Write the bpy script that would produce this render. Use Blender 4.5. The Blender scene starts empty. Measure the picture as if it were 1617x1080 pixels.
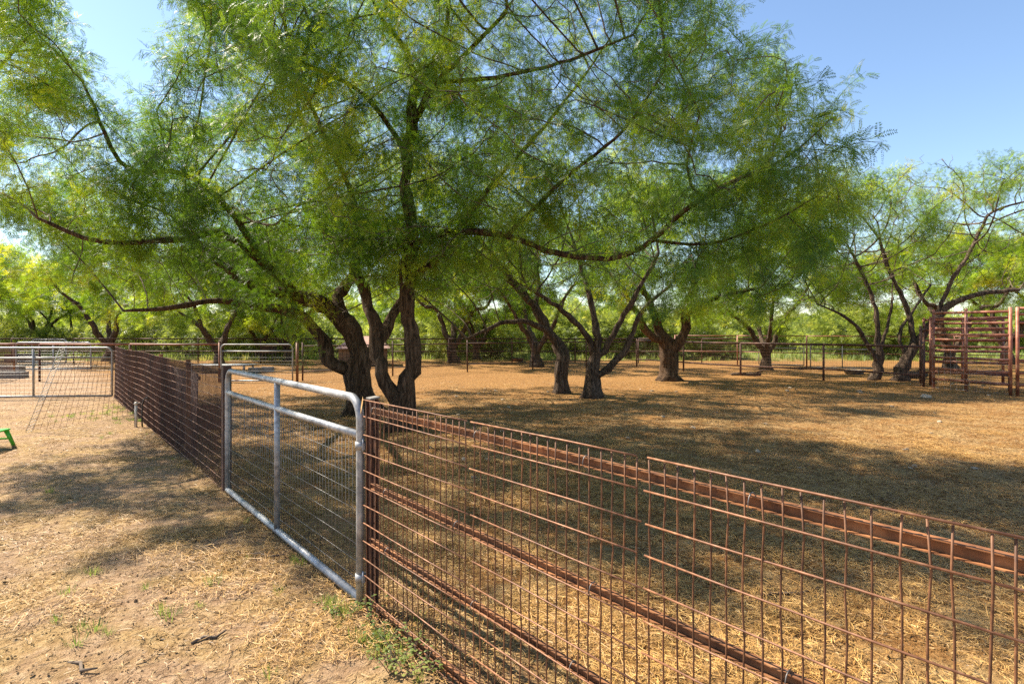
import bpy, math, random
import numpy as np
from mathutils import Vector, Matrix, Quaternion, noise

# ------------------------------------------------------------------ camera, sky, sun, exposure
S = bpy.context.scene
COL = S.collection
R = math.radians
F = 900.0                       # focal length in photo pixels (1617 wide)
CAMH = 1.6
cam_d = bpy.data.cameras.new('camera')
cam_d.sensor_width = 36.0
cam_d.lens = 36.0 * F / 1617.0
cam_d.shift_y = -20.0 / 1617.0
cam_d.clip_end = 3000.0
cam_d.clip_start = 0.02
cam = bpy.data.objects.new('camera', cam_d)
COL.objects.link(cam)
cam.location = (0, 0, CAMH)
cam.rotation_euler = (R(90), 0, 0)
S.camera = cam

SUN_EL = R(48.0)
SH = Vector((0.90, -0.43, 0)).normalized()            # the way shadows fall
sun_dir = Vector((-SH.x * math.cos(SUN_EL), -SH.y * math.cos(SUN_EL), math.sin(SUN_EL)))
W = bpy.data.worlds.new('World')
S.world = W
W.use_nodes = True
wn = W.node_tree.nodes
sky = wn.new('ShaderNodeTexSky')
sky.sky_type = 'NISHITA'
sky.sun_disc = False
sky.sun_elevation = SUN_EL
sky.sun_rotation = math.atan2(sun_dir.x, sun_dir.y)
sky.air_density = 1.0
sky.dust_density = 0.25
sky.ozone_density = 2.0
wn['Background'].inputs['Strength'].default_value = 0.09
W.node_tree.links.new(sky.outputs[0], wn['Background'].inputs['Color'])
sun_l = bpy.data.lights.new('sun', 'SUN')
sun_l.energy = 5.0
sun_l.angle = R(0.53)
sun_l.color = (1.0, 0.90, 0.74)
sun = bpy.data.objects.new('sun', sun_l)
COL.objects.link(sun)
sun.location = sun_dir * 60
sun.rotation_euler = sun_dir.to_track_quat('Z', 'Y').to_euler()
S.view_settings.view_transform = 'Standard'
S.view_settings.look = 'None'
S.view_settings.gamma = 1.0
S.view_settings.exposure = 1.47
S.render.engine = 'CYCLES'
S.cycles.max_bounces = 8
S.cycles.transparent_max_bounces = 8
S.cycles.diffuse_bounces = 4
S.cycles.glossy_bounces = 2
S.cycles.use_denoising = False
S.cycles.sample_clamp_indirect = 3.0
S.cycles.caustics_reflective = False
S.cycles.caustics_refractive = False

rnd = random.Random(7)

# ------------------------------------------------------------------ helpers
def at(px, py, Y):
    """a place at distance Y ahead seen at photo pixel (px, py)"""
    return Vector(((px - 808.5) / F * Y, Y, CAMH - (py - 520.0) / F * Y))

def link(o, parent=None):
    COL.objects.link(o)
    if parent is not None:
        o.parent = parent
    return o

def tag(o, label=None, cat=None, group=None, kind=None):
    if label: o['label'] = label
    if cat: o['category'] = cat
    if group: o['group'] = group
    if kind: o['kind'] = kind
    return o

def empty(name, loc=(0, 0, 0), label=None, cat=None, group=None, rz=0.0):
    o = bpy.data.objects.new(name, None)
    o.empty_display_size = 0.2
    o.location = loc
    o.rotation_euler = (0, 0, rz)
    link(o)
    return tag(o, label, cat, group)

def copy_tree(o, parent=None):
    c = o.copy()
    COL.objects.link(c)
    c.parent = parent
    for ch in list(o.children):
        copy_tree(ch, c)
    return c

class MB:
    """collects shapes into one mesh"""
    def __init__(s):
        s.v = []; s.f = []; s.sm = []
    def add(s, vs, fs, smooth=False):
        b = len(s.v)
        s.v += [tuple(p) for p in vs]
        s.f += [tuple(i + b for i in f) for f in fs]
        s.sm += [smooth] * len(fs)
        return s
    def box(s, c, size, rot=None):
        hx, hy, hz = size[0] / 2, size[1] / 2, size[2] / 2
        vs = [Vector((x, y, z)) for x in (-hx, hx) for y in (-hy, hy) for z in (-hz, hz)]
        if rot is not None:
            vs = [rot @ p for p in vs]
        c = Vector(c)
        s.add([p + c for p in vs], [(0, 1, 3, 2), (4, 6, 7, 5), (0, 4, 5, 1), (2, 3, 7, 6), (0, 2, 6, 4), (1, 5, 7, 3)])
        return s
    def tube(s, pts, r, sides=8, cap=True, smooth=True, rough=0.0, seed=0.0, up=None):
        pts = [Vector(p) for p in pts]
        n = len(pts)
        rs = list(r) if isinstance(r, (list, tuple)) else [r] * n
        vs = []
        nrm = None
        for i, p in enumerate(pts):
            t = (pts[min(i + 1, n - 1)] - pts[max(i - 1, 0)])
            if t.length < 1e-9: t = Vector((0, 0, 1))
            t.normalize()
            if nrm is None:
                a = up if up is not None else (Vector((0, 0, 1)) if abs(t.z) < 0.9 else Vector((1, 0, 0)))
                nrm = (a - t * a.dot(t)).normalized()
            else:
                nrm = nrm - t * nrm.dot(t)
                if nrm.length < 1e-6:
                    nrm = t.orthogonal()
                nrm.normalize()
            b = t.cross(nrm)
            for k in range(sides):
                an = 2 * math.pi * k / sides
                d = nrm * math.cos(an) + b * math.sin(an)
                rr = rs[i]
                if rough:
                    q = p + d * rr
                    rr *= 1 + rough * (noise.noise(Vector((q.x * 5 + seed, q.y * 5, q.z * 2.2))) + 0.6 * noise.noise(Vector((q.x * 14, q.y * 14 + seed, q.z * 4))))
                vs.append(p + d * rr)
        fs = []
        for i in range(n - 1):
            for k in range(sides):
                a = i * sides + k; b_ = i * sides + (k + 1) % sides
                fs.append((a, b_, b_ + sides, a + sides))
        if cap:
            fs.append(tuple(range(sides - 1, -1, -1)))
            fs.append(tuple((n - 1) * sides + k for k in range(sides)))
        s.add(vs, fs, smooth)
        return s
    def mesh(s, name, mat=None):
        m = bpy.data.meshes.new(name)
        m.from_pydata(s.v, [], s.f)
        if s.f:
            m.polygons.foreach_set('use_smooth', s.sm)
        if mat: m.materials.append(mat)
        m.update()
        return m
    def build(s, name, mat, parent=None, loc=None, kind=None):
        o = bpy.data.objects.new(name, s.mesh(name, mat))
        if loc is not None: o.location = loc
        link(o, parent)
        if kind: o['kind'] = kind
        return o

def share(name, mesh, parent, loc, rot=(0, 0, 0), scale=(1, 1, 1)):
    o = bpy.data.objects.new(name, mesh)
    o.location = loc; o.rotation_euler = rot; o.scale = scale
    return link(o, parent)

def bevel(o, w=0.008, seg=2):
    m = o.modifiers.new('bevel', 'BEVEL'); m.width = w; m.segments = seg; m.limit_method = 'ANGLE'
    return o

# ------------------------------------------------------------------ materials
def new_mat(name):
    m = bpy.data.materials.new(name); m.use_nodes = True
    nt = m.node_tree
    return m, nt, nt.nodes['Principled BSDF'], nt.nodes['Material Output']

def N(nt, typ, **kw):
    n = nt.nodes.new(typ)
    for k, v in kw.items(): setattr(n, k, v)
    return n

def ramp(nt, fac, stops):
    r = N(nt, 'ShaderNodeValToRGB')
    el = r.color_ramp.elements
    el[0].position, el[0].color = stops[0][0], (*stops[0][1], 1)
    el[1].position, el[1].color = stops[-1][0], (*stops[-1][1], 1)
    for p, c in stops[1:-1]:
        e = el.new(p); e.color = (*c, 1)
    nt.links.new(fac, r.inputs[0])
    return r.outputs[0]

def noise_node(nt, scale, detail=4, rough=0.55, vec=None, dist=0.0):
    n = N(nt, 'ShaderNodeTexNoise')
    n.inputs['Scale'].default_value = scale
    n.inputs['Detail'].default_value = detail
    n.inputs['Roughness'].default_value = rough
    n.inputs['Distortion'].default_value = dist
    if vec is not None: nt.links.new(vec, n.inputs['Vector'])
    return n.outputs['Fac']

def mix(nt, fac, a, b, mode='MIX'):
    n = N(nt, 'ShaderNodeMix', data_type='RGBA', blend_type=mode)
    for sock, val in ((n.inputs[0], fac), (n.inputs[6], a), (n.inputs[7], b)):
        if isinstance(val, (int, float)): sock.default_value = val
        elif isinstance(val, (tuple, list)): sock.default_value = (*val, 1)
        else: nt.links.new(val, sock)
    return n.outputs[2]

def bump(nt, bsdf, h, strength=0.5, dist=0.01, prev=None):
    b = N(nt, 'ShaderNodeBump')
    b.inputs['Strength'].default_value = strength
    b.inputs['Distance'].default_value = dist
    nt.links.new(h, b.inputs['Height'])
    if prev is not None: nt.links.new(prev, b.inputs['Normal'])
    nt.links.new(b.outputs[0], bsdf.inputs['Normal'])
    return b.outputs[0]

def mapping(nt, scale, coord='Object'):
    tc = N(nt, 'ShaderNodeTexCoord'); mp = N(nt, 'ShaderNodeMapping')
    mp.inputs['Scale'].default_value = scale
    nt.links.new(tc.outputs[coord], mp.inputs[0])
    return mp.outputs[0]

def world_pos(nt):
    return N(nt, 'ShaderNodeNewGeometry').outputs['Position']

def simple(name, c1, c2, scale=20, rough=0.7, metal=0.0, bs=0.3, bd=0.003, c3=None, detail=5):
    m, nt, b, o = new_mat(name)
    p = world_pos(nt)
    f = noise_node(nt, scale, detail, 0.6, p)
    st = [(0.35, c1), (0.65, c2)] if c3 is None else [(0.3, c1), (0.52, c2), (0.72, c3)]
    low = ramp(nt, noise_node(nt, scale / 7.0, 3, 0.6, p), [(0.32, (0.58, 0.58, 0.60)), (0.66, (1.22, 1.18, 1.12))])
    nt.links.new(mix(nt, 1.0, ramp(nt, f, st), low, 'MULTIPLY'), b.inputs['Base Color'])
    b.inputs['Roughness'].default_value = rough
    b.inputs['Metallic'].default_value = metal
    if bs: bump(nt, b, noise_node(nt, scale * 3, 4, 0.6, p), bs, bd)
    return m

M = {}
M['rust'] = simple('rust_steel', (0.085, 0.034, 0.018), (0.22, 0.096, 0.046), 30, 0.55, 0.15, 0.5, 0.001, (0.36, 0.19, 0.11))
M['rust_vert_shaded'] = simple('rust_wire_shaded', (0.055, 0.023, 0.011), (0.145, 0.062, 0.026), 28, 0.65, 0.1, 0.4, 0.001, (0.25, 0.118, 0.055))  # darker copy of the mesh rust: shade on the upright wires put into the colour
M['rust_rail'] = simple('rust_rail', (0.085, 0.034, 0.014), (0.24, 0.098, 0.036), 14, 0.75, 0.05, 0.7, 0.0015, (0.40, 0.19, 0.08))
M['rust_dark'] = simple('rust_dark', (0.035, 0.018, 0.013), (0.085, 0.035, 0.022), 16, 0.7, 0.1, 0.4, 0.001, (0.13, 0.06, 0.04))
M['rust_pipe'] = simple('rust_pipe', (0.14, 0.045, 0.026), (0.26, 0.10, 0.06), 5, 0.55, 0.1, 0.3, 0.001, (0.42, 0.24, 0.17))
M['rust_wire_far'] = simple('rust_wire', (0.10, 0.045, 0.03), (0.20, 0.095, 0.06), 9, 0.7, 0.1, 0)
M['galv'] = simple('galvanised_tube', (0.21, 0.215, 0.22), (0.38, 0.39, 0.40), 22, 0.5, 0.45, 0.35, 0.0008, (0.50, 0.51, 0.52))
M['galv_wire'] = simple('galvanised_wire', (0.10, 0.10, 0.10), (0.21, 0.205, 0.20), 24, 0.5, 0.5, 0)
M['galv_far'] = simple('galvanised_far', (0.24, 0.245, 0.25), (0.36, 0.365, 0.37), 6, 0.5, 0.4, 0)
M['concrete'] = simple('concrete', (0.17, 0.16, 0.145), (0.28, 0.26, 0.23), 9, 0.9, 0, 0.5, 0.004)
M['wood'] = simple('weathered_wood', (0.13, 0.075, 0.04), (0.24, 0.14, 0.075), 7, 0.85, 0, 0.4, 0.003)
M['wood_dark'] = simple('dark_wood', (0.06, 0.035, 0.022), (0.12, 0.07, 0.042), 7, 0.85, 0, 0.4, 0.003)
M['roof_pink'] = simple('pink_roofing', (0.36, 0.20, 0.155), (0.46, 0.27, 0.21), 4, 0.7, 0, 0.2, 0.003)
M['pvc'] = simple('white_pvc', (0.50, 0.46, 0.40), (0.68, 0.64, 0.57), 15, 0.5, 0, 0)
M['black'] = simple('black_rubber', (0.012, 0.012, 0.013), (0.03, 0.03, 0.032), 10, 0.55, 0, 0)
M['white'] = simple('white_paint', (0.66, 0.66, 0.65), (0.78, 0.78, 0.76), 3, 0.6, 0, 0)
M['green_plastic'] = simple('green_plastic', (0.06, 0.40, 0.03), (0.08, 0.48, 0.04), 6, 0.35, 0, 0)
M['stone'] = simple('pale_stone', (0.24, 0.18, 0.12), (0.42, 0.34, 0.25), 22, 0.9, 0, 0.5, 0.004)
M['dry_leaf'] = simple('dry_leaf', (0.36, 0.20, 0.07), (0.56, 0.36, 0.14), 40, 0.7, 0, 0)
M['stick'] = simple('dead_wood', (0.09, 0.065, 0.045), (0.20, 0.15, 0.11), 16, 0.9, 0, 0.5, 0.003)

def bark_mat(name, dark, mid, light):
    m, nt, b, o = new_mat(name)
    v = mapping(nt, (16, 16, 2.6))
    n1 = noise_node(nt, 1.3, 6, 0.65, v, 0.9)
    p = world_pos(nt)
    n2 = noise_node(nt, 2.0, 3, 0.5, p)
    c = ramp(nt, n1, [(0.38, dark), (0.52, mid), (0.68, light)])
    c = mix(nt, n2, c, (0.62, 0.55, 0.50), 'MULTIPLY')
    nt.links.new(c, b.inputs['Base Color'])
    b.inputs['Roughness'].default_value = 0.9
    b.inputs['Specular IOR Level'].default_value = 0.2
    bump(nt, b, n1, 1.0, 0.06)
    return m
M['bark'] = bark_mat('mesquite_bark', (0.036, 0.023, 0.014), (0.125, 0.078, 0.046), (0.235, 0.16, 0.105))
M['bark_grey'] = bark_mat('grey_bark', (0.038, 0.027, 0.020), (0.125, 0.088, 0.062), (0.24, 0.18, 0.135))
M['twig'] = simple('twig_bark', (0.06, 0.042, 0.03), (0.15, 0.11, 0.08), 14, 0.9, 0, 0)

def leaf_mat(name, cols, trans, gloss=0.10, tw=0.48):
    m, nt, b, o = new_mat(name)
    oi = N(nt, 'ShaderNodeObjectInfo')
    p = world_pos(nt)
    n1 = noise_node(nt, 0.55, 2, 0.5, p)
    ma = N(nt, 'ShaderNodeMath', operation='MULTIPLY_ADD')
    nt.links.new(oi.outputs['Random'], ma.inputs[0]); ma.inputs[1].default_value = 0.45
    sb = N(nt, 'ShaderNodeMath', operation='MULTIPLY_ADD')
    nt.links.new(n1, sb.inputs[0]); sb.inputs[1].default_value = 2.3; sb.inputs[2].default_value = -0.97
    nt.links.new(sb.outputs[0], ma.inputs[2])
    c = ramp(nt, ma.outputs[0], [(0.12, cols[0]), (0.42, cols[1]), (0.68, cols[2]), (0.95, cols[3])])
    nt.links.new(c, b.inputs['Base Color'])
    b.inputs['Roughness'].default_value = 0.46
    b.inputs['Specular IOR Level'].default_value = 0.4
    t = N(nt, 'ShaderNodeBsdfTranslucent')
    tc = mix(nt, 1.0, c, trans, 'MULTIPLY')
    nt.links.new(tc, t.inputs['Color'])
    ms = N(nt, 'ShaderNodeMixShader'); ms.inputs[0].default_value = tw
    nt.links.new(b.outputs[0], ms.inputs[1]); nt.links.new(t.outputs[0], ms.inputs[2])
    nt.links.new(ms.outputs[0], o.inputs['Surface'])
    return m
G0, G1, G2, G3 = (0.045, 0.105, 0.014), (0.105, 0.190, 0.020), (0.185, 0.270, 0.020), (0.33, 0.36, 0.026)
M['leaf'] = leaf_mat('mesquite_leaf', (G0, G1, G2, G3), (2.3, 2.1, 1.0))
M['leaf_lime'] = leaf_mat('lime_leaf', ((0.10, 0.17, 0.018), (0.17, 0.25, 0.024), (0.25, 0.31, 0.028), (0.36, 0.34, 0.03)), (2.1, 2.0, 1.0), tw=.55)
M['leaf_brush'] = leaf_mat('brush_leaf', ((0.13, 0.17, 0.045), (0.20, 0.25, 0.055), (0.27, 0.32, 0.065), (0.34, 0.34, 0.09)), (1.9, 1.8, 1.1))
M['weed'] = leaf_mat('weed_leaf', ((0.12, 0.18, 0.05), (0.20, 0.26, 0.07), (0.29, 0.33, 0.09), (0.40, 0.38, 0.13)), (1.6, 1.5, 1.0))

def straw_mat(name, cs):
    m, nt, b, o = new_mat(name)
    p = world_pos(nt)
    f = noise_node(nt, 26, 3, 0.7, p)
    f2 = noise_node(nt, 0.9, 3, 0.5, p)
    c = ramp(nt, f, [(0.32, cs[0]), (0.5, cs[1]), (0.68, cs[2])])
    c = mix(nt, f2, c, (0.85, 0.76, 0.62), 'MULTIPLY')
    nt.links.new(c, b.inputs['Base Color'])
    b.inputs['Roughness'].default_value = 0.6
    return m
M['straw'] = straw_mat('straw', ((0.19, 0.095, 0.028), (0.46, 0.265, 0.074), (0.67, 0.45, 0.165)))
M['litter'] = straw_mat('leaf_litter', ((0.10, 0.055, 0.022), (0.31, 0.185, 0.070), (0.60, 0.43, 0.20)))

UZ = Vector((0, 0, 1))
# the fence line: s metres from the hinge post, n = into the pen
P0 = Vector((-0.84, 3.25, 0))
D = Vector((0.643, -0.765, 0)).normalized()
NP = Vector((0.765, 0.643, 0)).normalized()
LINE = P0.dot(NP)
def fl(s, z, off=0.0):
    return P0 + D * s + NP * off + Vector((0, 0, z))

def ground_mat():
    m, nt, b, o = new_mat('pen_dirt')
    p = world_pos(nt)
    big = noise_node(nt, 0.35, 4, 0.55, p)
    med = noise_node(nt, 2.2, 5, 0.6, p)
    fine = noise_node(nt, 17, 6, 0.7, p)
    grit = noise_node(nt, 90, 3, 0.7, p)
    dirt = ramp(nt, fine, [(0.30, (0.14, 0.064, 0.020)), (0.5, (0.30, 0.155, 0.050)), (0.72, (0.45, 0.270, 0.102))])
    lane = ramp(nt, fine, [(0.30, (0.22, 0.135, 0.075)), (0.5, (0.39, 0.26, 0.155)), (0.72, (0.54, 0.395, 0.255))])
    # which side of the fence
    dp = N(nt, 'ShaderNodeVectorMath', operation='DOT_PRODUCT')
    nt.links.new(p, dp.inputs[0]); dp.inputs[1].default_value = NP
    mr = N(nt, 'ShaderNodeMapRange'); mr.inputs[1].default_value = LINE - 0.4; mr.inputs[2].default_value = LINE + 0.8
    nt.links.new(dp.outputs['Value'], mr.inputs[0])
    c = mix(nt, mr.outputs[0], lane, dirt)
    strawc = ramp(nt, fine, [(0.3, (0.24, 0.15, 0.06)), (0.5, (0.42, 0.28, 0.12)), (0.7, (0.60, 0.45, 0.23))])
    fm = ramp(nt, med, [(0.44, (0, 0, 0)), (0.60, (1, 1, 1))])
    sep = N(nt, 'ShaderNodeSeparateXYZ'); nt.links.new(p, sep.inputs[0])
    near = N(nt, 'ShaderNodeMapRange'); near.inputs[1].default_value = 8.0; near.inputs[2].default_value = 15.0
    near.inputs[3].default_value = 0.85; near.inputs[4].default_value = 0.10
    nt.links.new(sep.outputs[1], near.inputs[0])
    mu = N(nt, 'ShaderNodeMath', operation='MULTIPLY'); nt.links.new(fm, mu.inputs[0]); nt.links.new(near.outputs[0], mu.inputs[1])
    c = mix(nt, mu.outputs[0], c, strawc)
    # dark droppings and organic crumbs
    crumbs = ramp(nt, noise_node(nt, 34, 4, 0.75, p), [(0.60, (0, 0, 0)), (0.70, (1, 1, 1))])
    c = mix(nt, crumbs, c, (0.14, 0.085, 0.045))
    pale = ramp(nt, noise_node(nt, 48, 2, 0.6, p), [(0.69, (0, 0, 0)), (0.74, (1, 1, 1))])
    c = mix(nt, pale, c, (0.55, 0.45, 0.33))
    c = mix(nt, big, c, (0.78, 0.72, 0.68), 'MULTIPLY')
    # pasture beyond the far fences
    far = N(nt, 'ShaderNodeMapRange'); far.inputs[1].default_value = 28.0; far.inputs[2].default_value = 33.0
    nt.links.new(sep.outputs[1], far.inputs[0])
    grass = ramp(nt, med, [(0.35, (0.13, 0.15, 0.04)), (0.6, (0.24, 0.25, 0.07))])
    c = mix(nt, far.outputs[0], c, grass)
    nt.links.new(c, b.inputs['Base Color'])
    b.inputs['Roughness'].default_value = 0.95
    b.inputs['Specular IOR Level'].default_value = 0.15
    hoof = N(nt, 'ShaderNodeTexVoronoi'); hoof.inputs['Scale'].default_value = 5.5; nt.links.new(p, hoof.inputs['Vector'])
    hv = ramp(nt, hoof.outputs['Distance'], [(0.05, (0, 0, 0)), (0.42, (1, 1, 1))])
    n0 = bump(nt, b, hv, 0.45, 0.05)
    n1 = bump(nt, b, fine, 1.0, 0.06, n0)
    bump(nt, b, grit, 0.6, 0.006, n1)
    return m
M['ground'] = ground_mat()

# ------------------------------------------------------------------ ground
def gh(x, y):
    f = max(0.0, min(1.0, (60 - math.hypot(x, y)) / 30))
    h = f * (0.035 * noise.noise(Vector((x * 0.45, y * 0.45, 1.3))) + 0.016 * noise.noise(Vector((x * 2.1, y * 2.1, 4.0))) + 0.010 * noise.noise(Vector((x * 5.5, y * 5.5, 8.0))))
    if y > 150:
        h += 10.0 * min(1, (y - 150) / 500) * (0.55 + 0.45 * noise.noise(Vector((x * 0.004, 0.3, 2))))
    return h

def axis(a, b, st, lo, hi, g=1.13):
    v = list(np.arange(a, b, st)); s = st; x = v[-1]
    while x < hi: s *= g; x += s; v.append(x)
    s = st; x = v[0]; w = []
    while x > lo: s *= g; x -= s; w.append(x)
    return w[::-1] + v
gx = axis(-8, 9, 0.11, -900, 900); gy = axis(1.2, 15, 0.11, -60, 1500)
mb = MB()
nx = len(gx)
mb.v = [(x, y, gh(x, y)) for y in gy for x in gx]
mb.f = [(j * nx + i, j * nx + i + 1, (j + 1) * nx + i + 1, (j + 1) * nx + i) for j in range(len(gy) - 1) for i in range(nx - 1)]
mb.sm = [True] * len(mb.f)
mb.build('ground', M['ground'], kind='structure')

# ------------------------------------------------------------------ scattering with geometry nodes
LIB = {}
def scatter_group(coll):
    ng = bpy.data.node_groups.new('scatter_' + coll.name, 'GeometryNodeTree')
    ng.is_modifier = True
    ng.interface.new_socket('Geometry', in_out='INPUT', socket_type='NodeSocketGeometry')
    ng.interface.new_socket('Geometry', in_out='OUTPUT', socket_type='NodeSocketGeometry')
    gi = ng.nodes.new('NodeGroupInput'); go = ng.nodes.new('NodeGroupOutput')
    ci = ng.nodes.new('GeometryNodeCollectionInfo'); ip = ng.nodes.new('GeometryNodeInstanceOnPoints')
    ci.inputs['Collection'].default_value = coll
    ci.inputs['Separate Children'].default_value = True
    ci.inputs['Reset Children'].default_value = True
    ar = ng.nodes.new('GeometryNodeInputNamedAttribute'); ar.data_type = 'FLOAT_VECTOR'; ar.inputs['Name'].default_value = 'rot'
    sc = ng.nodes.new('GeometryNodeInputNamedAttribute'); sc.data_type = 'FLOAT'; sc.inputs['Name'].default_value = 'scl'
    ip.inputs['Pick Instance'].default_value = True
    L = ng.links.new
    L(gi.outputs[0], ip.inputs['Points']); L(ci.outputs[0], ip.inputs['Instance'])
    L(ar.outputs[0], ip.inputs['Rotation']); L(sc.outputs[0], ip.inputs['Scale'])
    L(ip.outputs[0], go.inputs[0])
    return ng

def library(name, meshes):
    c = bpy.data.collections.new(name)
    for m in meshes:
        o = bpy.data.objects.new(m.name, m); c.objects.link(o)
    LIB[name] = scatter_group(c)

def scatter(name, pts, rots, scls, lib, parent=None, kind='stuff'):
    m = bpy.data.meshes.new(name)
    m.from_pydata([tuple(p) for p in pts], [], [])
    a = m.attributes.new('rot', 'FLOAT_VECTOR', 'POINT'); a.data.foreach_set('vector', [c for r in rots for c in r])
    a = m.attributes.new('scl', 'FLOAT', 'POINT'); a.data.foreach_set('value', list(scls))
    o = bpy.data.objects.new(name, m); link(o, parent)
    md = o.modifiers.new('scatter', 'NODES'); md.node_group = LIB[lib]
    if kind: o['kind'] = kind
    return o

def spray_mesh(name, mat, seed, leaves=8, length=0.34, pin=0.12, pairs=11, ll=0.029, lw=0.0064):
    """a twig end with feathery twice-divided leaves"""
    r = random.Random(seed); mb = MB()
    X = Vector((1, 0, 0))
    mb.tube([(0, 0, 0), (length * 0.5, 0, 0.012), (length, 0, -0.015)], [0.0032, 0.0024, 0.0012], 3, False)
    for i in range(leaves):
        x = length * (0.08 + 0.92 * (i + r.random() * 0.6) / leaves)
        a = i * 2.4 + r.uniform(-.5, .5)
        side = Vector((0.45, math.cos(a), math.sin(a))).normalized()
        p0 = Vector((x, 0, 0)); p1 = p0 + side * r.uniform(0.02, 0.045)
        for sgn in (-1, 1):
            d = (side + side.cross(Vector((r.uniform(-.3, .3), r.uniform(-.3, .3), 1))).normalized() * sgn * r.uniform(0.35, 0.8)).normalized()
            p = p1.copy(); L = pin * r.uniform(0.75, 1.25); st = L / pairs
            wv = d.cross(Vector((r.uniform(-.5, .5), r.uniform(-.5, .5), 1))).normalized()
            for k in range(pairs):
                d = (d + Vector((0, 0, -0.075))).normalized()
                q = p + d * st
                w = (wv - d * wv.dot(d)).normalized()
                for s2 in (-1, 1):
                    l = ll * r.uniform(0.8, 1.1) * (1 - 0.35 * abs(k / pairs - 0.45) * 2)
                    ld = (w * s2 + d * r.uniform(0.25, 0.55) + Vector((0, 0, r.uniform(-.25, .1)))).normalized()
                    e = p + ld * l
                    hw = d * lw * 0.5
                    mid = p + ld * l * 0.5
                    mb.add([p, mid + hw, e, mid - hw], [(0, 1, 2, 3)])
                p = q
    return mb.mesh(name, mat)
for nm, mt in (('leaf', 'leaf'), ('lime', 'leaf_lime')):
    library(nm, [spray_mesh('spray', M[mt], 10 + i, 8) for i in range(4)])
library('far_lime', [spray_mesh('spray', M['leaf_lime'], 30 + i, 9, 0.36, 0.14, 7, 0.045, 0.012) for i in range(3)])
library('far_leaf', [spray_mesh('spray', M['leaf'], 40 + i, 9, 0.36, 0.14, 7, 0.045, 0.012) for i in range(3)])
library('brush', [spray_mesh('spray', M['leaf_brush'], 50 + i, 9, 0.36, 0.13, 5, 0.05, 0.020) for i in range(3)])

def straw_mesh(name, seed, n=120, rad=0.17, l0=0.035, l1=0.12, w=0.0012, lift=0.03, mat=None):
    r = random.Random(seed); mb = MB()
    for i in range(n):
        a = r.uniform(0, 6.283); q = rad * math.sqrt(r.random()); b = r.uniform(0, 6.283)
        c = Vector((q * math.cos(a), q * math.sin(a), 0.004 + lift * r.random() ** 2))
        L = r.uniform(l0, l1); cv = r.uniform(-1.2, 1.2); tz = r.gauss(0, 0.16)
        pts = []
        for t in (-0.5, -0.17, 0.17, 0.5):
            an = b + cv * t
            pts.append(c + Vector((math.cos(an), math.sin(an), 0)) * L * t + Vector((0, 0, tz * L * t + 0.012 * (0.25 - t * t))))
        hw = w * r.uniform(0.6, 1.3)
        s = Vector((-math.sin(b), math.cos(b), r.uniform(-.8, .8))).normalized() * hw
        vs = []
        for p in pts:
            p.z = max(p.z, 0.001); vs += [p - s, p + s]
        mb.add(vs, [(0, 1, 3, 2), (2, 3, 5, 4), (4, 5, 7, 6)])
    return mb.mesh(name, mat or M['straw'])
library('straw', [straw_mesh('straw_clump', 70 + i) for i in range(5)])
library('litter', [straw_mesh('litter_clump', 80 + i, 34, 0.2, 0.02, 0.075, 0.0018, 0.010, M['litter']) for i in range(4)])

# ------------------------------------------------------------------ trees
def catmull(pts, step=0.16):
    out = []
    n = len(pts)
    for i in range(n - 1):
        p0 = pts[max(i - 1, 0)]; p1 = pts[i]; p2 = pts[i + 1]; p3 = pts[min(i + 2, n - 1)]
        k = max(1, int((p2[0] - p1[0]).length / step))
        for j in range(k):
            t = j / k
            def cr(a, b, c, d): return 0.5 * ((2 * b) + (c - a) * t + (2 * a - 5 * b + 4 * c - d) * t * t + (3 * b - a - 3 * c + d) * t ** 3)
            out.append((cr(p0[0], p1[0], p2[0], p3[0]), p1[1] + (p2[1] - p1[1]) * t))
    out.append(pts[-1])
    return out

SUNNY = [(2.2, 9.0, 6.5, 10.5, .85), (-2.7, -1.0, 3.2, 4.6, .7), (-1.0, 2.2, 7.2, 11.0, .75), (.8, 4.0, 3.8, 6.2, .25), (-1.0, 7.5, 11.0, 15.5, .45), (-7.5, -4.4, 6.8, 10.2, .6), (-.5, 1.5, 4.4, 5.6, .6)]
def sparse(q, r):
    g = q + SH * (q.z / math.tan(SUN_EL))
    for x0, x1, y0, y1, pr in SUNNY:
        if x0 < g.x < x1 and y0 < g.y < y1: return r.rand() < pr
    return False

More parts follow.
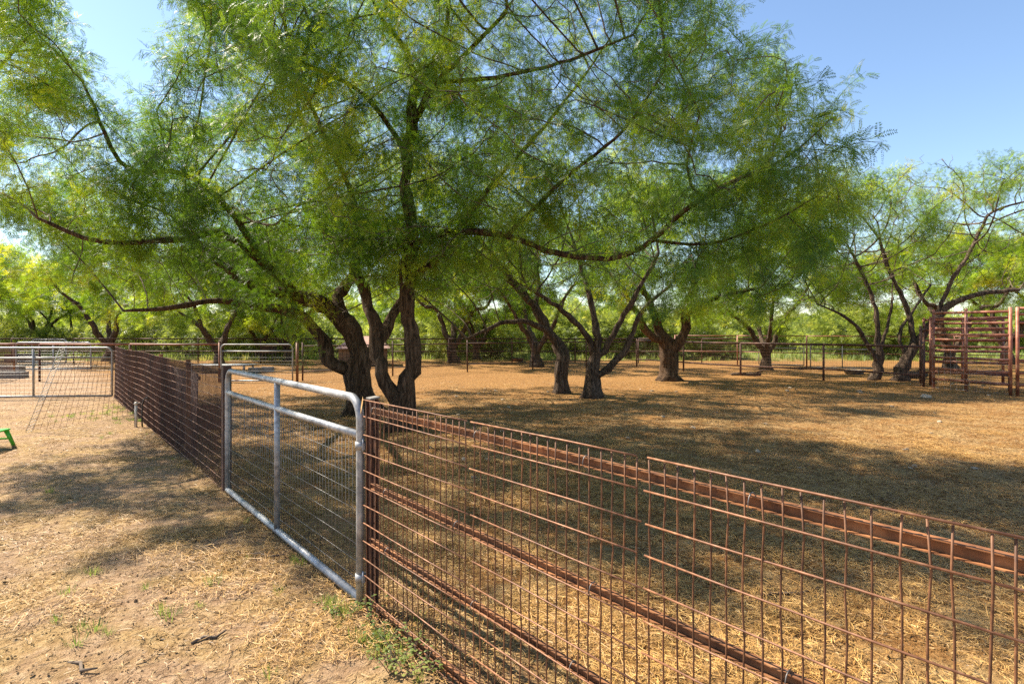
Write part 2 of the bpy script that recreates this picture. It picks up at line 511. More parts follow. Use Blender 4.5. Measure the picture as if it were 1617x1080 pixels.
def make_tree(name, label, base, limbs, ells, n_attr, leaf_lib, seed=1, step=0.2, kill=0.34, infl=2.2, reject=None,
              zleaf=2.3, density=2.0, lscale=1.0, group=None, bark='bark', droop=0.35, leaf_r=0.0125, inner=0.25, maxn=16000, leafless=0.12, clusters=60, csig=0.42, cin=0.5, loose=0.05, tip=0.0045, limb_leaf=0.0, open_below=-0.1):
    """limbs: lists of (Vector, radius), world coordinates; the first starts at the base, the others start on an earlier one"""
    rg = random.Random(seed); nr = np.random.RandomState(seed)
    base = Vector(base)
    root = empty(name, base, label, 'tree', group)
    P = []; par = []; hr = []; limb_of = []
    chains = []
    for li, lb in enumerate(limbs):
        cm = catmull([(Vector(p), r) for p, r in lb])
        ch = []
        for k, (p, r) in enumerate(cm):
            if k > 0 and k < len(cm) - 1 and p.z > base.z + 0.3:
                p = p + Vector((rg.uniform(-1, 1), rg.uniform(-1, 1), rg.uniform(-1, 1))) * min(0.035, r * 0.35)
            if k == 0:
                if li == 0: pa = -1
                else:
                    dd = [(p - q).length_squared for q in P]; pa = int(np.argmin(dd))
                    p = P[pa].copy()
            else: pa = len(P) - 1
            P.append(p); par.append(pa); hr.append(r); limb_of.append(li); ch.append(len(P) - 1)
        chains.append(ch)
    n_hand = len(P)
    # attractors
    A = []; CC = []; CS = []
    tot = sum(e[3] * e[4] * e[5] for e in ells)
    def in_ell(e, inn=None):
        inn = inner if inn is None else inn
        while True:
            v = nr.normal(size=3); v /= np.linalg.norm(v)
            rr = (inn + (1 - inn) * nr.rand()) ** (1 / 2.4)
            q = Vector((e[0] + v[0] * rr * e[3], e[1] + v[1] * rr * e[4], e[2] + v[2] * rr * e[5]))
            return q
    for e in ells:
        w = e[3] * e[4] * e[5] / tot
        k = int(n_attr * w * 0.4 * (6 if e[5] < 1 else 1))
        while k > 0:
            q = in_ell(e); k -= 1
            if q.z < 1.75 or (reject and reject(q)): continue
            A.append(tuple(q))
        for c in range(0 if e[5] < 1 else max(2, int(clusters * w))):
            best = None
            for t in range(4):          # spread the leafy clumps out a little
                q = in_ell(e, cin)
                dq = min([(q - p).length for p in CC[-40:]], default=9)
                if best is None or dq > best[0]: best = (dq, q)
            q = best[1]
            if q.z < zleaf or (reject and reject(q)): continue
            if sparse(q, nr): continue
            if (q.z - e[2]) / e[5] < open_below and math.hypot((q.x - e[0]) / e[3], (q.y - e[1]) / e[4]) < 0.72: continue   # open underneath
            if any(e2 is not e and ((q.x - e2[0]) / e2[3]) ** 2 + ((q.y - e2[1]) / e2[4]) ** 2 + ((q.z - e2[2]) / e2[5]) ** 2 < 0.4 for e2 in ells[:3]): continue
            sg = csig * nr.uniform(0.65, 1.35); CC.append(q); CS.append(sg)
            for t in range(int(n_attr * 0.6 / clusters)):
                g = Vector(nr.normal(size=3)) * sg; g.z *= 0.5
                p = q + g
                if p.z < 1.7 or (reject and reject(p)): continue
                A.append(tuple(p))
    if limb_leaf:                       # clumps along the outer limbs
        run = 0.0
        for i in range(1, n_hand):
            if limb_of[i] == 0 or hr[i] > limb_leaf or P[i].z < zleaf: continue
            run += (P[i] - P[i - 1]).length if limb_of[i] == limb_of[i - 1] else 0.3
            if run > 0.55:
                run = 0.0
                q = P[i] + Vector(nr.normal(size=3)) * 0.28; sg = csig * nr.uniform(.6, .95)
                if reject and reject(q): continue
                CC.append(q); CS.append(sg)
                for t in range(14):
                    A.append(tuple(q + Vector(nr.normal(size=3)) * sg * .8))
    A = np.array(A)
    NPt = np.array([tuple(p) for p in P])
    ok = np.array([P[i].z > base.z + 1.2 or limb_of[i] > 0 for i in range(n_hand)])
    d = np.linalg.norm(A[:, None, :] - NPt[None, :, :], axis=2)
    d[:, ~ok] = 1e9
    near = d.argmin(1); nd = d.min(1)
    alive = nd > kill
    nkids = {}
    for it in range(220):
        act = alive & (nd < (infl if it > 12 else 3.6))
        if not act.any() or len(P) > maxn: break
        vec = A[act] - NPt[near[act]]
        vec /= np.linalg.norm(vec, axis=1)[:, None]
        ids = near[act]
        u, inv = np.unique(ids, return_inverse=True)
        s = np.zeros((len(u), 3)); np.add.at(s, inv, vec)
        s += nr.normal(size=s.shape) * 0.45
        s /= np.maximum(np.linalg.norm(s, axis=1), 1e-6)[:, None]
        new = []; newpar = []
        for k, i in enumerate(u):
            c = nkids.get(i, 0)
            if c >= 3: continue
            nkids[i] = c + 1
            q = NPt[i] + s[k] * step * (0.8 + 0.4 * nr.rand())
            if reject and reject(Vector(q)): nkids[i] = 3; continue
            new.append(q); newpar.append(int(i))
        stuck = set(int(i) for i in u if nkids.get(i, 0) >= 3)
        if stuck and not new: 
            break
        if not new: continue
        new = np.array(new); b0 = len(P)
        for q, pa in zip(new, newpar):
            P.append(Vector(q)); par.append(pa); hr.append(0.0); limb_of.append(-1)
        NPt = np.vstack([NPt, new])
        dn = np.linalg.norm(A[:, None, :] - new[None, :, :], axis=2)
        j = dn.argmin(1); dm = dn.min(1)
        better = dm < nd
        near[better] = b0 + j[better]; nd[better] = dm[better]
        alive &= nd > kill
    # drop of the outer twigs, radii by the pipe rule
    n = len(P); kids = [[] for _ in range(n)]
    for i in range(1, n):
        if par[i] >= 0: kids[par[i]].append(i)
    order = list(range(n))
    rad = [0.0] * n; ex = 2.25
    for i in range(n - 1, -1, -1):
        if kids[i]: rad[i] = sum(rad[k] ** ex for k in kids[i] if k > i) ** (1 / ex)
        rad[i] = max(rad[i], tip)
        if hr[i]: rad[i] = max(hr[i], min(rad[i], hr[i] * 1.25))
    # trunk: hand limbs
    mt = MB()
    zb = base.z
    for ch in chains:
        pts = [P[i] for i in ch]; rs = []
        for i in ch:
            h = P[i].z - zb
            flare = 1 + 0.75 * math.exp(-max(h, 0) / 0.17) if limb_of[i] == 0 else 1
            rs.append(rad[i] * flare)
        if limb_of[ch[0]] == 0:
            pts[0] = pts[0] - Vector((0, 0, 0.06))
        else: rs[0] = rs[min(1, len(rs) - 1)]
        big = max(rs)
        mt.tube([p - base for p in pts], rs, 22 if big > 0.1 else (12 if big > 0.05 else 8), True, True, 0.42 if big > 0.06 else 0.2, seed * 3.1)
    mt.build('trunk', M[bark], root)
    # branches grown from them
    mbr = MB()
    for i in range(n_hand, n):
        pa = par[i]
        first = pa < n_hand or max(kids[pa], key=lambda k: rad[k]) != i
        if not first: continue
        ch = [pa, i]
        while kids[ch[-1]]:
            ch.append(max(kids[ch[-1]], key=lambda k: rad[k]))
        rs = [rad[k] for k in ch]; rs[0] = min(rs[0], rs[1] * 1.2)
        sd = 8 if rs[1] > 0.035 else (5 if rs[1] > 0.013 else 3)
        rs[-1] *= 0.5
        mbr.tube([P[k] - base for k in ch], rs, sd, False, True)
    mbr.build('branches', M['twig'], root, kind='stuff')
    # foliage
    pts = []; rots = []; scl = []
    def put(p, dv):
        q = dv.normalized().to_track_quat('X', 'Z') @ Quaternion((1, 0, 0), rg.uniform(-0.9, 0.9))
        e = q.to_euler()
        pts.append(p - base); rots.append((e.x, e.y, e.z)); scl.append(lscale * rg.uniform(0.7, 1.25))
    thin = [i for i in range(n_hand, n) if rad[i] <= leaf_r]
    tn = np.array([tuple(P[i]) for i in thin])
    for c, sg in zip(CC, CS):                       # leafy clumps on the twig ends
        dd = np.linalg.norm(tn - np.array(c), axis=1)
        idx = np.argsort(dd)[:36]
        idx = [k for k in idx if dd[k] < sg * 1.7]
        if not idx: continue
        for k in range(int(density * 22 * (sg / 0.42) ** 2 * lscale ** -1.0 * rg.uniform(.7, 1.3))):
            i = thin[rg.choice(idx)]
            g = P[i] - P[par[i]]
            p = P[i].lerp(P[par[i]], rg.random()) + Vector((rg.gauss(0, 1), rg.gauss(0, 1), rg.gauss(0, .6))) * sg * 0.22
            out = (p - c) * (1.0 / sg)
            put(p, g.normalized() * .6 + out * .5 + Vector((rg.gauss(0, .5), rg.gauss(0, .5), rg.gauss(0, .35) - droop)))
    for i in thin:                                  # a few loose leaves elsewhere
        if P[i].z > zleaf and rg.random() < loose * density:
            put(P[i].copy(), (P[i] - P[par[i]]).normalized() + Vector((rg.gauss(0, .5), rg.gauss(0, .5), rg.gauss(0, .35) - droop)))
    scatter('crown', pts, rots, scl, leaf_lib, root)
    import sys; sys.stderr.write('TREE %s %d %d\n' % (name, n, len(pts)))
    print('TREE', name, 'nodes', n, 'sprays', len(pts), 'attr left', int(alive.sum()))
    return root

def in_poly(px, py, poly):
    c = False; j = len(poly) - 1
    for i in range(len(poly)):
        xi, yi = poly[i]; xj, yj = poly[j]
        if (yi > py) != (yj > py) and px < (xj - xi) * (py - yi) / (yj - yi) + xi: c = not c
        j = i
    return c
# outline of the two big crowns as they stand: open sky beside and between them
OPEN = [[(60, -60), (300, -60), (265, 60), (215, 150), (170, 190), (130, 120), (85, 40)],
        [(1120, -400), (1130, 40), (1230, 90), (1340, 150), (1390, 230), (1365, 300), (1330, 420), (2200, 420), (2200, -400)],
        [(-80, 340), (50, 335), (70, 400), (50, 430), (-80, 440)]]
def open_sky(q):
    if q.y < 0.8: return True
    px = 808.5 + q.x / q.y * F; py = 520 - (q.z - CAMH) / q.y * F
    return any(in_poly(px, py, po) for po in OPEN)

V = Vector
# tree A: the stout trunk behind the gate
bA = at(573, 651, 11.0); bA.z = 0
limbsA = [
    [(bA, .22), (at(567, 600, 11.0), .20), (at(566, 560, 10.95), .19), (at(556, 525, 10.9), .165), (at(520, 490, 10.6), .13), (at(470, 466, 10.2), .10), (at(400, 455, 9.8), .075), (at(330, 400, 9.2), .05), (at(270, 340, 8.6), .03)],
    [(at(562, 590, 11.0), .13), (at(530, 578, 10.9), .125), (at(503, 530, 10.8), .11), (at(480, 504, 10.6), .10), (at(440, 489, 10.4), .085), (at(395, 481, 10.2), .07), (at(330, 476, 9.8), .05), (at(260, 488, 9.3), .038), (at(195, 491, 9.0), .02)],
    [(at(575, 575, 11.0), .14), (at(596, 540, 11.3), .12), (at(620, 500, 11.6), .10), (at(650, 455, 12.0), .08), (at(690, 400, 12.4), .05)],
    [(at(545, 510, 10.8), .12), (at(535, 470, 11.0), .10), (at(560, 420, 11.2), .08), (at(540, 340, 11.2), .06), (at(500, 250, 11.0), .04), (at(470, 170, 10.6), .025)],
    [(at(470, 466, 10.2), .075), (at(420, 420, 9.4), .06), (at(350, 370, 8.6), .05), (at(270, 380, 7.9), .04), (at(160, 382, 7.4), .03), (at(60, 345, 7.0), .015)],
    [(at(480, 470, 10.3), .07), (at(420, 452, 11.0), .055), (at(340, 430, 12.0), .045), (at(270, 410, 12.9), .03), (at(200, 395, 13.6), .015)],
    [(at(420, 420, 9.4), .05), (at(360, 330, 8.2), .042), (at(290, 275, 7.9), .034), (at(205, 268, 7.7), .028), (at(165, 210, 7.6), .022), (at(130, 130, 7.5), .014), (at(60, 55, 7.4), .007)],
]
treeA = make_tree('mesquite_tree', 'large mesquite with a stout reddish trunk and one long low limb, behind the gate', bA, limbsA,
    [(-4.3, 9.6, 4.6, 4.6, 4.0, 2.7), (-6.4, 7.8, 4.4, 2.6, 1.6, 1.9), (-2.2, 11.6, 5.0, 3.0, 2.6, 2.2), (-3.4, 10.2, 2.7, 3.2, 1.8, .7), (-5.2, 9.0, 3.15, 3.7, 2.0, 1.05), (-8.2, 13.4, 3.8, 2.7, 2.0, 1.5)], 7000, 'leaf', 3, reject=open_sky, density=2.2, lscale=1.05, zleaf=2.35, kill=.24, step=.16, clusters=390, open_below=-.6, loose=.14, limb_leaf=.09)

# tree B: the forked trunk just behind the hinge post
bB = at(634, 679, 9.06); bB.z = 0
limbsB = [
    [(bB, .155), (at(634, 640, 9.06), .15), (at(645, 600, 9.05), .125), (at(655, 565, 9.05), .125), (at(650, 520, 9.05), .115), (at(640, 470, 9.0), .10), (at(640, 420, 9.0), .095), (at(654, 370, 8.9), .085), (at(640, 290, 8.8), .075), (at(648, 200, 8.7), .065), (at(655, 130, 8.5), .055), (at(640, 80, 8.4), .04), (at(600, 25, 8.2), .025)],
    [(at(634, 645, 9.06), .12), (at(610, 605, 9.1), .12), (at(596, 560, 9.15), .115), (at(592, 515, 9.2), .105), (at(578, 470, 9.3), .09), (at(560, 420, 9.3), .08), (at(566, 350, 9.2), .06), (at(540, 270, 9.0), .045), (at(500, 190, 8.8), .03), (at(470, 120, 8.6), .018)],
    [(at(652, 385, 8.9), .055), (at(720, 365, 8.4), .045), (at(800, 372, 8.0), .04), (at(880, 400, 7.6), .036), (at(960, 408, 7.0), .033), (at(1015, 390, 6.6), .03), (at(1080, 335, 6.1), .028), (at(1140, 295, 5.8), .022), (at(1205, 268, 5.6), .016), (at(1262, 235, 5.5), .010), (at(1310, 190, 5.4), .005)],
    [(at(1100, 320, 6.0), .018), (at(1085, 260, 5.8), .013), (at(1105, 180, 5.7), .006)],
    [(at(1205, 268, 5.6), .012), (at(1232, 215, 5.5), .008), (at(1236, 150, 5.4), .004)],
    [(at(1030, 380, 6.5), .02), (at(1120, 385, 6.2), .015), (at(1220, 350, 6.0), .010), (at(1290, 310, 5.9), .005)],
    [(at(648, 200, 8.7), .05), (at(690, 130, 8.3), .042), (at(740, 80, 7.9), .032), (at(800, 20, 7.5), .02)],
    [(at(655, 160, 8.6), .045), (at(700, 60, 8.4), .035), (at(712, -30, 8.2), .02)],
    [(at(642, 440, 9.0), .06), (at(700, 400, 9.2), .05), (at(770, 300, 9.4), .04), (at(860, 200, 9.2), .03), (at(930, 110, 8.8), .018)],
    [(at(690, 130, 8.3), .036), (at(800, 120, 7.6), .028), (at(900, 95, 7.0), .018), (at(1000, 55, 6.6), .009)],
    [(at(800, 372, 8.0), .03), (at(890, 285, 7.2), .024), (at(985, 205, 6.6), .016), (at(1050, 110, 6.2), .008)],
    [(at(645, 250, 8.75), .04), (at(590, 165, 8.3), .034), (at(545, 130, 7.9), .026), (at(480, 100, 7.4), .016)],
]
treeB = make_tree('mesquite_tree', 'tall mesquite whose trunk forks low, right behind the gate hinge post', bB, limbsB,
    [(-1.6, 8.0, 5.1, 3.1, 2.8, 2.9), (1.9, 5.7, 3.9, 2.2, 1.3, 1.7), (0.7, 6.6, 5.2, 2.6, 2.2, 1.8), (-.2, 9.2, 2.8, 2.8, 1.5, .7)], 5600, 'leaf', 5, reject=open_sky, density=2.2, lscale=1.05, zleaf=2.5, kill=.24, step=.16, clusters=225, open_below=-.35, loose=.12, limb_leaf=.06)

# trees standing inside the pen
b3 = at(887, 621, 14.3); b3.z = 0
make_tree('mesquite_tree', 'mesquite in the pen with a single bent trunk leaning over, arching bare branch low down', b3, [
    [(b3, .15), (at(886, 590, 14.3), .145), (at(889, 562, 14.3), .14), (at(870, 525, 14.4), .125), (at(840, 482, 14.6), .105), (at(800, 432, 14.8), .085), (at(760, 380, 14.8), .06), (at(720, 310, 14.6), .035)],
    [(at(882, 545, 14.3), .085), (at(862, 522, 14.2), .08), (at(835, 510, 14.0), .07), (at(800, 508, 13.9), .058), (at(768, 520, 13.8), .045), (at(738, 535, 13.7), .03)],
    [(at(845, 488, 14.6), .07), (at(850, 440, 14.9), .055), (at(835, 380, 15.0), .04)]],
    [(-1.9, 14.8, 4.2, 3.2, 2.3, 1.9), (-1.6, 14.2, 2.9, 2.3, 1.6, .8)], 2000, 'leaf', 11, tip=.0062, leaf_r=.016, density=2.0, kill=.28, clusters=80, open_below=-.5, lscale=1.15, zleaf=2.6, bark='bark_grey', group=None)
b4 = at(935, 627, 13.5); b4.z = 0
make_tree('mesquite_tree', 'mesquite in the pen with four spreading stems from one short trunk', b4, [
    [(b4, .14), (at(936, 600, 13.5), .14), (at(940, 570, 13.5), .12), (at(944, 535, 13.5), .09), (at(938, 490, 13.6), .075), (at(922, 440, 13.8), .055), (at(905, 380, 13.9), .035)],
    [(at(941, 565, 13.5), .085), (at(930, 535, 13.5), .075), (at(905, 505, 13.4), .068), (at(870, 478, 13.2), .055), (at(830, 450, 13.0), .035)],
    [(at(940, 572, 13.5), .085), (at(962, 540, 13.4), .08), (at(980, 505, 13.3), .068), (at(1005, 465, 13.1), .052), (at(1040, 400, 13.0), .035)],
    [(at(938, 598, 13.5), .10), (at(960, 580, 13.4), .088), (at(982, 560, 13.3), .08), (at(1000, 525, 13.2), .068), (at(1015, 490, 13.0), .05), (at(1060, 450, 12.8), .03)]],
    [(1.6, 13.6, 4.2, 2.5, 2.1, 1.6), (1.7, 13.6, 2.9, 2.3, 1.6, .7)], 2000, 'leaf', 12, tip=.0062, leaf_r=.016, density=2.0, kill=.28, clusters=80, open_below=-.5, lscale=1.15, zleaf=2.45, bark='bark_grey')
b5 = at(1056, 600, 18.0); b5.z = 0
make_tree('mesquite_tree', 'thick trunked mesquite against the pipe fence with low hanging foliage', b5, [
    [(b5, .26), (at(1056, 570, 18.0), .24), (at(1055, 550, 18.0), .20), (at(1040, 518, 18.0), .15), (at(1028, 485, 17.9), .11), (at(1010, 440, 17.6), .07)],
    [(at(1057, 556, 18.0), .17), (at(1075, 535, 17.9), .15), (at(1083, 505, 17.8), .13), (at(1090, 465, 17.6), .10), (at(1110, 400, 17.4), .06)],
    [(at(1048, 540, 18.0), .12), (at(1025, 528, 17.8), .11), (at(1008, 500, 17.6), .09), (at(985, 460, 17.4), .05)],
    [(at(1085, 495, 17.8), .08), (at(1130, 470, 17.0), .06), (at(1200, 455, 16.4), .04)]],
    [(5.4, 17.0, 4.3, 3.6, 3.0, 2.1), (7.0, 15.6, 3.3, 2.4, 1.8, 1.3), (4.9, 15.8, 3.0, 2.6, 1.7, 1.1)], 2200, 'leaf', 13, density=2.2, kill=.28, clusters=125, open_below=-2, lscale=1.25, zleaf=1.95)

# the grey multi-stemmed tree behind the pipe fence beside the corral
b9 = at(1420, 603, 17.6); b9.z = 0
make_tree('mesquite_tree', 'leaning grey mesquite with bare lower limbs just outside the fence beside the corral', b9, [
    [(b9, .16), (at(1428, 575, 17.6), .14), (at(1445, 545, 17.6), .13), (at(1475, 508, 17.5), .11), (at(1510, 475, 17.4), .09), (at(1560, 462, 17.2), .07), (at(1610, 458, 17.0), .05)],
    [(at(1440, 550, 17.6), .09), (at(1440, 510, 17.7), .08), (at(1425, 470, 17.8), .07), (at(1405, 430, 17.9), .05), (at(1390, 380, 18.0), .035)],
    [(at(1475, 508, 17.5), .07), (at(1500, 450, 17.6), .055), (at(1530, 400, 17.8), .045), (at(1560, 340, 18), .03)],
    [(at(1432, 568, 17.6), .055), (at(1420, 530, 17.7), .05), (at(1435, 500, 17.8), .04), (at(1470, 450, 18.2), .03)]],
    [(12.6, 17.8, 4.9, 3.6, 2.8, 2.0), (15.6, 18.0, 5.1, 2.6, 2.6, 1.8), (13.2, 17.8, 3.0, 2.8, 1.6, .9)], 2400, 'lime', 14, tip=.0062, leaf_r=.016, density=2.0, kill=.28, clusters=56, lscale=1.25, zleaf=3.3, bark='bark_grey')
b9b = at(1380, 600, 18.0); b9b.z = 0
make_tree('mesquite_tree', 'slim grey tree with a low limb arching left just outside the pipe fence', b9b, [
    [(b9b, .11), (at(1388, 575, 18), .10), (at(1386, 540, 18), .085), (at(1383, 495, 18), .07), (at(1370, 450, 18), .055), (at(1345, 400, 18), .035)],
    [(at(1388, 572, 18), .07), (at(1372, 548, 18), .06), (at(1352, 515, 17.9), .05), (at(1325, 495, 17.8), .035), (at(1290, 480, 17.6), .02)],
    [(at(1387, 560, 18), .06), (at(1400, 520, 18.1), .05), (at(1410, 470, 18.2), .035)]],
    [(10.6, 18.0, 4.7, 2.5, 2.4, 1.8), (10.4, 18, 2.9, 1.8, 1.4, .9)], 1400, 'lime', 15, tip=.0062, leaf_r=.016, density=2.0, kill=.28, clusters=56, lscale=1.25, zleaf=3.2, bark='bark_grey')

# generic spreading mesquites: three models, then copies
def generic(seed, lib, h=5.6, spread=3.4, stems=4, lscale=1.35, n_attr=900, zleaf=2.0, dens=2.0):
    r = random.Random(seed)
    z = Vector((0, 0, 0))
    tr = [(z, .17), (V((.03, 0, .35)), .155), (V((.05, .03, .65)), .14)]
    limbs = []
    a0 = r.uniform(0, 6.28)
    for k in range(stems):
        a = a0 + k * 6.283 / stems + r.uniform(-.35, .35); q = r.uniform(.75, 1.15)
        dx, dy = math.cos(a), math.sin(a)
        st = [(V((dx * .35 * q, dy * .35 * q, 1.1)), .10), (V((dx * .9 * q, dy * .9 * q, 1.9 + r.uniform(-.3, .3))), .08), (V((dx * 1.6 * q, dy * 1.6 * q, 2.7 + r.uniform(-.5, .4))), .055), (V((dx * 2.2 * q, dy * 2.2 * q, 3.6 + r.uniform(-.7, .3))), .04)]
        limbs.append((tr if k == 0 else [(V((.04, .02, .5)), .10)]) + st)
    return make_tree('mesquite_tree', None, (0, 0, 0), limbs, [(0, 0, h * .62, spread, spread, h * .36)], n_attr, lib, seed,
                     step=0.27, kill=0.42, density=dens, lscale=lscale, zleaf=zleaf, leaf_r=0.02, bark='bark_grey', clusters=36, csig=.5)
protos = [generic(21, 'far_lime'), generic(22, 'far_lime', 5.2, 3.6, 3), generic(23, 'far_leaf', 5.8, 3.3, 3)]
spots = [  # px base, base y, model, scale, label
    (848, 579, 2, 1.15, 'mesquite forking in a V behind the bent pen tree'),
    (716, 572, 1, 1.25, 'spreading dark mesquite near the back fence between the forked trunk and the arching branch'),
    (752, 568, 0, .9, 'small slim mesquite beside the back fence under the arching branch'),
    (1210, 584, 0, .95, 'small mesquite with yellowing leaves just beyond the pipe fence, right of the thick trunk'),
    (172, 570, 1, 1.25, 'big spreading mesquite behind the end of the rusty lane fence'),
    (345, 577, 0, 1.05, 'mesquite with wide black limbs behind the second pipe fence'),
    (410, 567, 2, .95, 'dark trunked mesquite beside the brown feed box'),
    (454, 570, 0, .9, 'thin forked mesquite right of the brown feed box'),
    (60, 557, 0, 1.1, 'bright lime mesquite behind the far left gates'),
    (115, 556, 2, 1.0, 'darker green mesquite behind the rounded corner gate, next to the bright lime one'), (252, 554, 1, .9, 'smaller lime mesquite between the big spreading tree and the one with wide black limbs'),
    (500, 554, 1, .9, 'low lime mesquite in the far row beside the pink roofed shelter'), (640, 552, 0, .9, 'lime mesquite in the far row seen behind the low forked trunk'), (925, 556, 1, .9, 'low spreading mesquite behind the back fence in line with the four stemmed tree'),
    (-60, 565, 0, 1.2, None), (1500, 585, 1, 1.15, 'brownish limbed mesquite leaning behind the corral panels'),
    (1590, 575, 0, 1.2, 'yellow green mesquite rising behind the corral'), (1690, 580, 2, 1.2, None), (-170, 575, 1, 1.2, None),
]
used = set()
for i, (px, py, k, sc, lab) in enumerate(spots):
    b = at(px, py, 1440.0 / (py - 520)); b.z = gh(b.x, b.y) - 0.02
    o = protos[k] if k not in used else copy_tree(protos[k])
    used.add(k)
    o.location = b; o.rotation_euler = (0, 0, rnd.uniform(0, 6.28)); o.scale = (sc, sc, sc * rnd.uniform(.92, 1.05))
    if lab: o['label'] = lab; o['category'] = 'tree'
    else: tag(o, 'lime green mesquite in the background row beyond the back fence', 'tree', 'mesquites in the background row')
    if lab and 'group' in o: del o['group']

# brush beyond the fences
def bush(seed):
    r = random.Random(seed)
    root = empty('brush_bush', (0, 0, 0))
    mb = MB(); pts = []; rots = []; scl = []
    for k in range(9):
        a = r.uniform(0, 6.28); q = r.uniform(.5, 1.2)
        tip = V((math.cos(a) * q, math.sin(a) * q, r.uniform(1.0, 2.0)))
        mb.tube([(0, 0, -.05), tip * .5 + V((0, 0, .1)), tip], [.03, .018, .006], 4, False)
    for k in range(330):
        v = V((r.gauss(0, 1), r.gauss(0, 1), r.gauss(0, 1))).normalized() * (r.random() ** .4)
        p = V((v.x * 1.5, v.y * 1.5, 1.15 + v.z * 1.05))
        p *= 1 + .35 * noise.noise(p * 1.1 + V((seed, 0, 0)))
        d = (v + V((r.gauss(0, .5), r.gauss(0, .5), r.gauss(0, .5)))).normalized()
        e = d.to_track_quat('X', 'Z').to_euler()
        pts.append(p); rots.append((e.x, e.y, e.z)); scl.append(r.uniform(1.0, 1.9))
    mb.build('stems', M['twig'], root)
    scatter('foliage', pts, rots, scl, 'brush', root)
    return root
bp = [bush(31), bush(32), bush(33)]
ub = set()
for i in range(64):
    k = i % 3
    Y = 31 + 26 * ((i * 0.618) % 1) ** 1.2
    X = -1.0 * Y + 2.05 * Y * ((i * 0.7548) % 1)
    o = bp[k] if k not in ub else copy_tree(bp[k])
    ub.add(k)
    sc = rnd.uniform(.7, 1.35)
    o.location = (X, Y, gh(X, Y) - .03); o.rotation_euler = (0, 0, rnd.uniform(0, 6.28)); o.scale = (sc * 1.15, sc * 1.15, sc)
    tag(o, 'rounded pale green brush bush growing in the pasture beyond the back fence', 'bush', 'brush bushes beyond the back fence')
pts = []; rots = []; scl = []
for i in range(5200):
    Y = 58 + 150 * rnd.random() ** 1.6; X = rnd.uniform(-1.05, 1.05) * Y
    p = V((X, Y, gh(X, Y)))
    hgt = 2.6 + 2.2 * noise.noise(V((X * .06, Y * .06, 5)))
    p.z += rnd.random() * max(.6, hgt)
    pts.append(p); rots.append((rnd.uniform(0, 6.28), rnd.uniform(0, 6.28), rnd.uniform(0, 6.28))); scl.append(rnd.uniform(4, 8) * (Y / 90) ** .5)
fb = scatter('far_brush', pts, rots, scl, 'brush')
tag(fb, 'far off belt of pale green brush along the horizon', 'brush', kind='stuff')

# ------------------------------------------------------------------ near welded wire fence with channel rails
def channel(mb, a, b, h=0.034, d=0.021, t=0.004):
    """a C section bar from a to b open towards the lane"""
    x = (b - a); L = x.length; x.normalize()
    rot = Matrix((x, NP, V((0, 0, 1)))).transposed()
    c = (a + b) / 2
    mb.box(c + NP * (d / 2), (L, t, h), rot)
    mb.box(c + NP * (0) + V((0, 0, h / 2 - t / 2)), (L - .002, d - t, t - .001), rot)
    mb.box(c + NP * (0) - V((0, 0, h / 2 - t / 2)), (L - .002, d - t, t - .001), rot)
fence = empty('welded_wire_fence', fl(0, 0), 'rusty welded wire fence with channel rails running from the gate hinge post along the pen', 'fence')
LOC = lambda p: p - fence.location
# H section hinge post
mb = MB()
rot = Matrix((D, NP, V((0, 0, 1)))).transposed()
mb.box(V((0, .030, .60)), (.012, .045, 1.195), None)
mb.v = [tuple(rot @ V(p)) for p in mb.v]
b2 = MB()
b2.box(rot @ V((.010, 0.022, .60)), (.052, .008, 1.20), rot); b2.box(rot @ V((.010, .066, .60)), (.052, .008, 1.20), rot)
mb.add(b2.v, b2.f)
post = mb.build('post', M['rust_dark'], fence)
cap = MB(); cap.box(rot @ V((.012, .045, 1.207)), (.062, .062, .012), rot @ Matrix.Rotation(.1, 3, 'X')); bevel(cap.build('post_cap', M['concrete'], fence), .005)
for z in (1.142, .715, .405, .035):
    mb = MB(); channel(mb, LOC(fl(.045, z, .017)), LOC(fl(6.6, z, .017))); mb.build('rail', M['rust_rail'], fence)
for sp in (4.2, 6.55):
    mb = MB(); mb.box(LOC(fl(sp, .55, .085)), (.06, .06, 1.24), rot); mb.build('post', M['rust_dark'], fence)
panels = [(-.012, 1.002, 1.2, 11), (1.034, 1.922, 1.203, 12), (1.945, 2.83, 1.204, 12), (2.862, 3.75, 1.2, 12), (3.78, 4.67, 1.202, 12), (4.70, 5.6, 1.2, 12), (5.63, 6.55, 1.2, 12)]
vms = []
for k in range(7):
    bw = [0.0] + [rnd.gauss(0, .0028) for _ in range(10)] + [0.0]
    vms.append(MB().tube([(bw[i] * .75, -bw[(i + 3) % 12] * .75, 1.19 * i / 11) for i in range(12)], .0029, 6, True).mesh('vertical_wire', M['rust_vert_shaded']))
for (s0, s1, zt, rows) in panels:
    for k in range(13):
        z = zt - .1005 * k if k < 12 else .012
        n = max(3, int((s1 - s0) / .35)); pts = []
        ph = rnd.uniform(0, 6)
        for i in range(n + 1):
            s = s0 + (s1 - s0) * i / n
            pts.append(LOC(fl(s + (rnd.uniform(-.012, .012) if i in (0, n) else 0), z + .0025 * math.sin(s * 2.3 + ph) + rnd.uniform(-.001, .001), -.003 + .003 * math.sin(s * 3 + ph))))
        MB().tube(pts, .0032, 6).build('horizontal_wire', M['rust'], fence)
    s = s0 + (.012 if s0 > .5 else .035)
    while s < s1:
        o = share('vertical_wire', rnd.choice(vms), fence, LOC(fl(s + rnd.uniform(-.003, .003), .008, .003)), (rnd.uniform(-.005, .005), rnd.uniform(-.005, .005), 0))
        s += .0508
